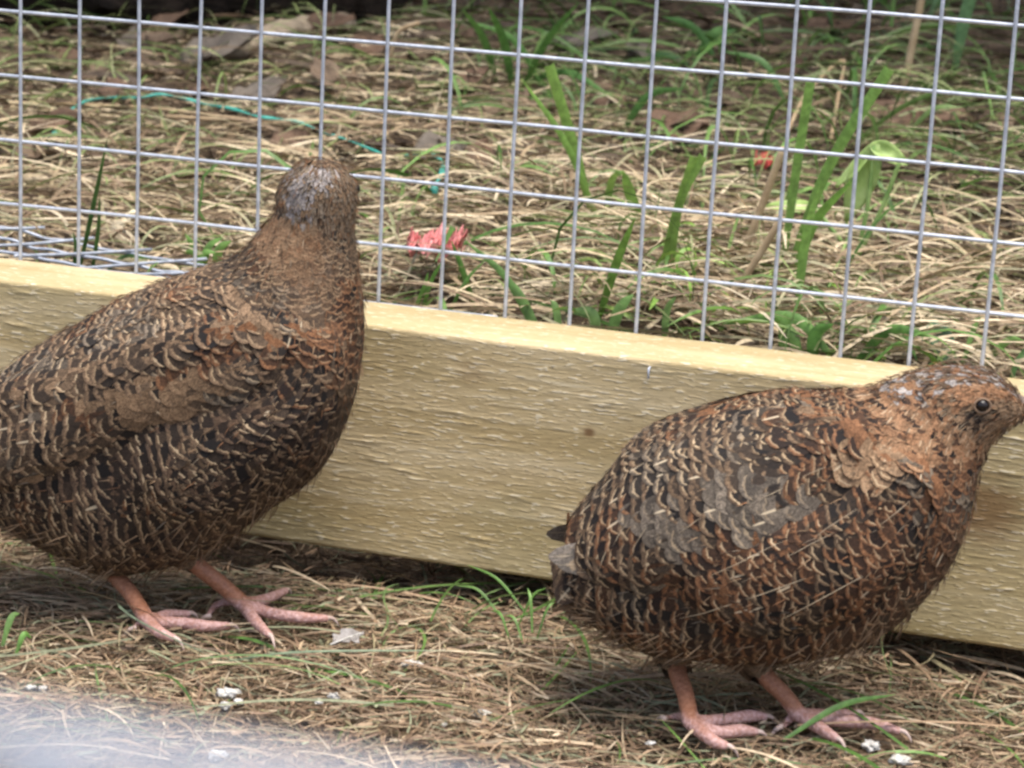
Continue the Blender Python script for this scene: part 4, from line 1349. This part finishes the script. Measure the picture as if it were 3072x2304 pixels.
near_leg, t1 = foot((1492, 1562), (1462, 1440), [[(1550, 1582), (1600, 1578), (1636, 1582)], [(1560, 1556), (1620, 1547), (1655, 1549)], [(1540, 1600), (1572, 1612)]], [(1462, 1548), (1432, 1552)], rt=(3.2, 2.9, 2.8), lean_y=.020)
far_leg, t2 = foot((1728, 1545), (1650, 1455), [[(1800, 1556), (1880, 1562), (1945, 1580)], [(1775, 1575), (1810, 1597)], [(1790, 1545), (1850, 1540)]], [(1700, 1560), (1682, 1574)], rt=(3.2, 2.9, 2.8), lean_y=.004)
qr.build([near_leg, far_leg], region_rufous, R_WING, .0024, .84,
         [([(1900, 1000), (1850, 1072), (1740, 1118), (1620, 1165), (1490, 1215), (1500, 1290), (1600, 1360), (1800, 1340), (1990, 1220), (2040, 1080), (1980, 1010)], .0042, 3),
          ([(1880, 940), (1760, 900), (1560, 925), (1420, 975), (1300, 1075), (1400, 1060), (1560, 1020), (1740, 1000), (1850, 1010)], .0014, 4)])
for tp, td in t1 + t2:
    qr.claw(tp, td)
qr.thighs([(c[0][0][1], c[0][0][3]) for c in (near_leg, far_leg)])
WG = np.array([.20, .175, .15])
qr.big_feathers('wing_tip', [(1470, 1194, 1184, 1202, 25, 17, 9, WG * .9, (.1, .1, .3)), (1480, 1212, 1204, 1220, 26, 19, 8, WG * .65, (.3, .5, .2)), (1490, 1228, 1245, 1236, 28, 23, 7, BRN * .7, (.4, .6, .2))], 1)
qr.big_feathers('wing_tip', [(1440, 1146, 1180, 1150, 20, 6, 10, WG * 1.1, (.05, .1, .3))], -1)
qr.big_feathers('tail', [(1320, 1170, 1188 + 3 * k, 1222 + 16 * k, -8 + 4 * k, -10 + 5 * k, 9, (BRN, DRK, BRN * 1.1, DRK * 1.3, BRN, DRK)[k], (.8, .9, .6)) for k in range(6)], 1)
qr.big_feathers('undertail', [(1300 + 8 * k, 1250 + 10 * (k % 3), 1192 + 9 * k, 1275 + 16 * (k % 5), -14 + 4 * (k % 8), -16 + 4.5 * (k % 8), 5, (BRN, DRK, BUF * .7, DRK * 1.3)[k % 4], (.6, .7, .5)) for k in range(16)], 1)
qr.shafts([(1640 + dx, 1080 - dy, 1690 + dx, 1058 - dy) for dx, dy in ((0, 0), (40, 32), (95, 48), (-60, 20))]
          + [(1330, 1180, 1362, 1130), (1290, 1190, 1318, 1130), (1370, 1190, 1400, 1140), (1405, 1150, 1450, 1112), (1300, 1230, 1322, 1180), (1355, 1110, 1395, 1065), (1470, 1150, 1515, 1120),
             (1430, 1195, 1480, 1150), (1540, 1240, 1690, 1170), (1500, 1290, 1600, 1265), (1610, 1290, 1740, 1245), (1620, 1330, 1800, 1255), (1690, 1330, 1860, 1240), (1560, 1215, 1640, 1180),
             (1760, 1160, 1850, 1100), (1790, 1230, 1910, 1140), (1700, 1200, 1800, 1150), (1830, 1060, 1890, 1010), (1470, 1330, 1580, 1300), (1800, 1320, 1920, 1220), (1900, 1130, 1960, 1080), (1740, 1110, 1790, 1080)])
# eye and beak
pe, ne, te = qr.surf(2122, 875)
bm = bmesh.new(); bmesh.ops.create_uvsphere(bm, u_segments=24, v_segments=16, radius=.0021)
eye = bm_obj('eye', bm, M_EYE, qr.root); eye.location = pe + ne * .0003
ring = []
e1 = np.cross(ne, [0, 0, 1.]); e1 /= np.linalg.norm(e1); e2 = np.cross(ne, e1)
ring = [ne * .0009 + .00255 * (math.cos(a) * e1 + .85 * math.sin(a) * e2) for a in np.linspace(0, 2 * math.pi, 25)]
tube_obj('eyelid', ring, .00035, M_LID, eye, 6)
pe2 = pe - 2 * np.dot(pe, qr.lat) * qr.lat
bm = bmesh.new(); bmesh.ops.create_uvsphere(bm, u_segments=16, v_segments=12, radius=.0024)
eye = bm_obj('eye', bm, M_EYE, qr.root); eye.location = pe2


def beak(q, base_top, base_bot, tip, w, name):
    a, b, c = [q.local(q.sz(*p))[0] for p in (base_top, base_bot, tip)]
    n = 12
    V = []; sides = 12
    for i in range(n):
        t = i / (n - 1)
        up = a + (c - a) * t + np.array([0, 0, .0016]) * math.sin(math.pi * t) * (1 if name == 'upper_beak' else .3)
        lo = b + (c - b) * t
        m = (up + lo) / 2; hh = np.linalg.norm(up - lo) / 2 * (1 - t ** 3) + .00015
        ww = w / 1000 * (1 - t ** 1.6) + .0002
        ax = (up - lo) / (np.linalg.norm(up - lo) + 1e-9)
        for k in range(sides):
            an = k / sides * 2 * math.pi
            V.append(m + ax * hh * math.cos(an) + q.lat * ww * math.sin(an))
    Q = [(i * sides + k, i * sides + (k + 1) % sides, (i + 1) * sides + (k + 1) % sides, (i + 1) * sides + k) for i in range(n - 1) for k in range(sides)]
    return obj_np(name, np.array(V), np.array(Q), M_BEAK, q.root)


beak(qr, (2185, 846), (2192, 884), (2262, 905), 3.0, 'upper_beak')
beak(qr, (2188, 882), (2190, 902), (2252, 908), 2.6, 'lower_beak')


# ---- the grey brown quail standing tall with its head turned away
def region_grey(s, p2, sec, th, wing, rg):
    n = len(p2)
    top = np.cos(th)
    k = s.kmap; kk = rg.uniform(0, 1, n)
    fa = np.where((k < .25)[:, None], RUF * .8, np.where((k < .70)[:, None], BRN * 1.3, GRY * 1.25)) * rg.uniform(.75, 1.2, (n, 1))
    r = rg.uniform(.5, 1., n); g = rg.uniform(.3, 1., n) * (rg.uniform(0, 1, n) < .85); b = (rg.uniform(0, 1, n) < .03) * .7
    Ls = np.ones(n); Ws = np.ones(n)
    D = np.zeros((n, 3)); D[:, 2] = -.10
    # flank: broad dark feathers with long buff bars
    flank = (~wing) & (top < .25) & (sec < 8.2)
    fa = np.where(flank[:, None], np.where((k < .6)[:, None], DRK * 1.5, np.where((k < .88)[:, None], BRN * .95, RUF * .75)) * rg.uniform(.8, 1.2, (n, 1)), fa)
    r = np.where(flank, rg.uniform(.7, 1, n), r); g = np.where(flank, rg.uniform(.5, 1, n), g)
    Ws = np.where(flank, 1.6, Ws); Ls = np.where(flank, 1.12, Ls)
    # plain brown folds along the closed wing
    d1 = np.hypot((p2[:, 0] - s.szn(420, 815)[0]) / .014, (p2[:, 1] - s.szn(420, 815)[1]) / .0040); d2 = np.hypot((p2[:, 0] - s.szn(300, 868)[0]) / .016, (p2[:, 1] - s.szn(300, 868)[1]) / .0042)
    plain = (np.minimum(d1, d2) < rg.uniform(.3, 1.35, n))
    fa = np.where(plain[:, None], (BUF * .66) * rg.uniform(.8, 1.2, (n, 1)), fa); r = np.where(plain, .05, r); g = np.where(plain, .08, g)
    Ls = np.where(wing, 1.2, Ls)
    # rufous touches on the shoulder and breast
    breast = (sec > 7.2) & (sec < 10.6) & (top < .45)
    fa = np.where((breast & (k < .38))[:, None], RUF * 1.0, fa); g = np.where(breast, g * .6, g)
    # neck: soft plain brown
    neck = (sec >= 9.3) & (sec < 12.2)
    soft = sstep(sec, 8.6, 10.5) * sstep(top, -.9, .1)
    fa = mixc(fa, mixc(np.tile(BUF * .95, (n, 1)), np.tile(RUF * 1.0, (n, 1)), kk * .6) * rg.uniform(.85, 1.15, (n, 1)), soft)
    r = r * (1 - .6 * soft); g = g * (1 - .6 * soft)
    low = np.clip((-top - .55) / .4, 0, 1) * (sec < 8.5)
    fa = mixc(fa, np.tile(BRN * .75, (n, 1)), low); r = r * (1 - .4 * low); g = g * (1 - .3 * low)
    vent = (sec < 2.6) & (top < -.1)
    fa = np.where(vent[:, None], np.where((k < .3)[:, None], BUF * .7, DRK * 1.2), fa)
    # head: grey streaked crown, brown mottled side
    head = sec >= 11.8
    fa = np.where(head[:, None], np.where((kk < .35)[:, None], GRY * 1.3, np.where((kk < .7)[:, None], BRN * 1.15, DRK * 1.2)), fa)
    c0 = s.szn(648, 420, .011); c1 = s.szn(688, 384, .009)
    grey = head & (np.minimum(np.hypot((p2[:, 0] - c0[0]) / .0050, (p2[:, 1] - c0[1]) / .0085), np.hypot((p2[:, 0] - c1[0]) / .0055, (p2[:, 1] - c1[1]) / .0035)) < rg.uniform(.2, 1.35, n))
    fa = np.where(grey[:, None], np.array([.25, .23, .225]) * rg.uniform(.6, 1.25, (n, 1)), fa)
    r = np.where(head, (rg.uniform(0, 1, n) < .3) * .8, r); r = np.where(grey, 0, r); g = np.where(head, rg.uniform(0, .3, n), g); b = np.where(head, (kk > .75) * .6, b)
    Ls = np.where(head, 1.4, Ls); Ws = np.where(head, .85, Ws)
    return fa, np.stack([r, g, b, rg.uniform(0, 1, n)], 1), Ls, Ws, D


L_PAIRS = [((-130, 935), (-125, 1000)), ((-70, 880), (-45, 1075)), ((25, 792), (25, 1118)), ((130, 720), (125, 1182)), ((240, 657), (265, 1226)), ((340, 610), (420, 1205)), ((420, 587), (556, 1116)),
           ((480, 568), (685, 1012)), ((520, 547), (748, 900)), ((546, 522), (778, 762)), ((562, 500), (782, 655)), ((583, 475), (771, 562)), ((600, 445), (764, 498)), ((604, 412), (768, 446)),
           ((622, 376), (764, 398)), ((656, 350), (738, 362)), ((688, 344), (706, 348))]
L_HALF = [7, 17, 26, 32, 35, 35, 33, 29, 25, 21, 17.5, 15, 13.5, 13.3, 12, 7, 3]
L_WING = [(610, 770), (560, 830), (440, 862), (300, 905), (150, 985), (0, 1050), (-110, 1020), (-120, 930), (0, 870), (150, 815), (300, 765), (450, 715), (560, 705)]
ql = Quail('quail', 'grey brown barred quail standing tall with its head turned away to the mesh', (-.088, -.096), math.radians(13), L_PAIRS, L_HALF, 9)
near_leg, t1 = foot((322, 1345), (238, 1222), [[(390, 1346), (440, 1352), (496, 1352)], [(345, 1366), (378, 1380)], [(360, 1330), (408, 1326)]], [(298, 1352), (285, 1360)], rt=(3.2, 2.9, 2.8), lean_y=.020)
far_leg, t2 = foot((525, 1305), (415, 1212), [[(590, 1326), (650, 1334), (708, 1336)], [(552, 1342), (584, 1374)], [(570, 1296), (618, 1276)]], [(470, 1306), (446, 1334)], rt=(3.3, 3.1, 3.0), lean_y=-.004)
ql.build([near_leg, far_leg], region_grey, L_WING, .0040, .88,
         [([(560, 700), (640, 790), (570, 870), (420, 920), (300, 985), (340, 1100), (480, 1110), (620, 1020), (720, 880), (720, 740)], .0032, 4),
          ([(480, 640), (360, 660), (180, 740), (0, 850), (-100, 920), (0, 900), (180, 830), (330, 790), (470, 760), (560, 720)], .0030, 3)], True)
for tp, td in t1 + t2:
    ql.claw(tp, td)
ql.thighs([(c[0][0][1], c[0][0][3]) for c in (near_leg, far_leg)])
ql.big_feathers('wing_tip', [(150, 960, -150, 1010, 33, 14, 11, WG * .8, (.3, .4, .6)), (120, 930, -155, 985, 33, 13, 11, BRN * .8, (.9, .9, .5)), (100, 900, -150, 965, 32, 12, 11, BRN * .8, (.9, .9, .5))], 1)
ql.big_feathers('wing_tip', [(100, 900, -155, 960, 30, 10, 11, WG * .8, (.3, .4, .6))], -1)
ql.big_feathers('tail', [(-40, 960, -165, 1000 + 14 * k, -8 + 4 * k, -10 + 5 * k, 9, (BRN, DRK, BRN, DRK * 1.3, BRN)[k], (.7, .9, .6)) for k in range(5)], 1)
# beak and eyes on the turned away side of the head
hc = ql.local(ql.sz(690, 415))[0]
fwd = -ql.lat * .93 + ql.h * .3 + np.array([0, 0, -.12]); fwd /= np.linalg.norm(fwd)
side = np.cross(fwd, [0, 0, 1.]); side /= np.linalg.norm(side)
for nm, dz, w0, ln in (('upper_beak', .0008, .0024, .0175), ('lower_beak', -.0012, .0019, .0165)):
    P = [hc + fwd * (.011 + (ln - .009) * t) + np.array([0, 0, dz - .0035 * t * t - .001]) for t in np.linspace(0, 1, 8)]
    tube_obj(nm, P, np.linspace(w0, .0003, 8), M_BEAK, ql.root, 8, .8)
for sg in (-1, 1):
    bm = bmesh.new(); bmesh.ops.create_uvsphere(bm, u_segments=16, v_segments=12, radius=.0024)
    eye = bm_obj('eye', bm, M_EYE, ql.root); eye.location = hc + fwd * .0085 + side * sg * .0085 + np.array([0, 0, .002])
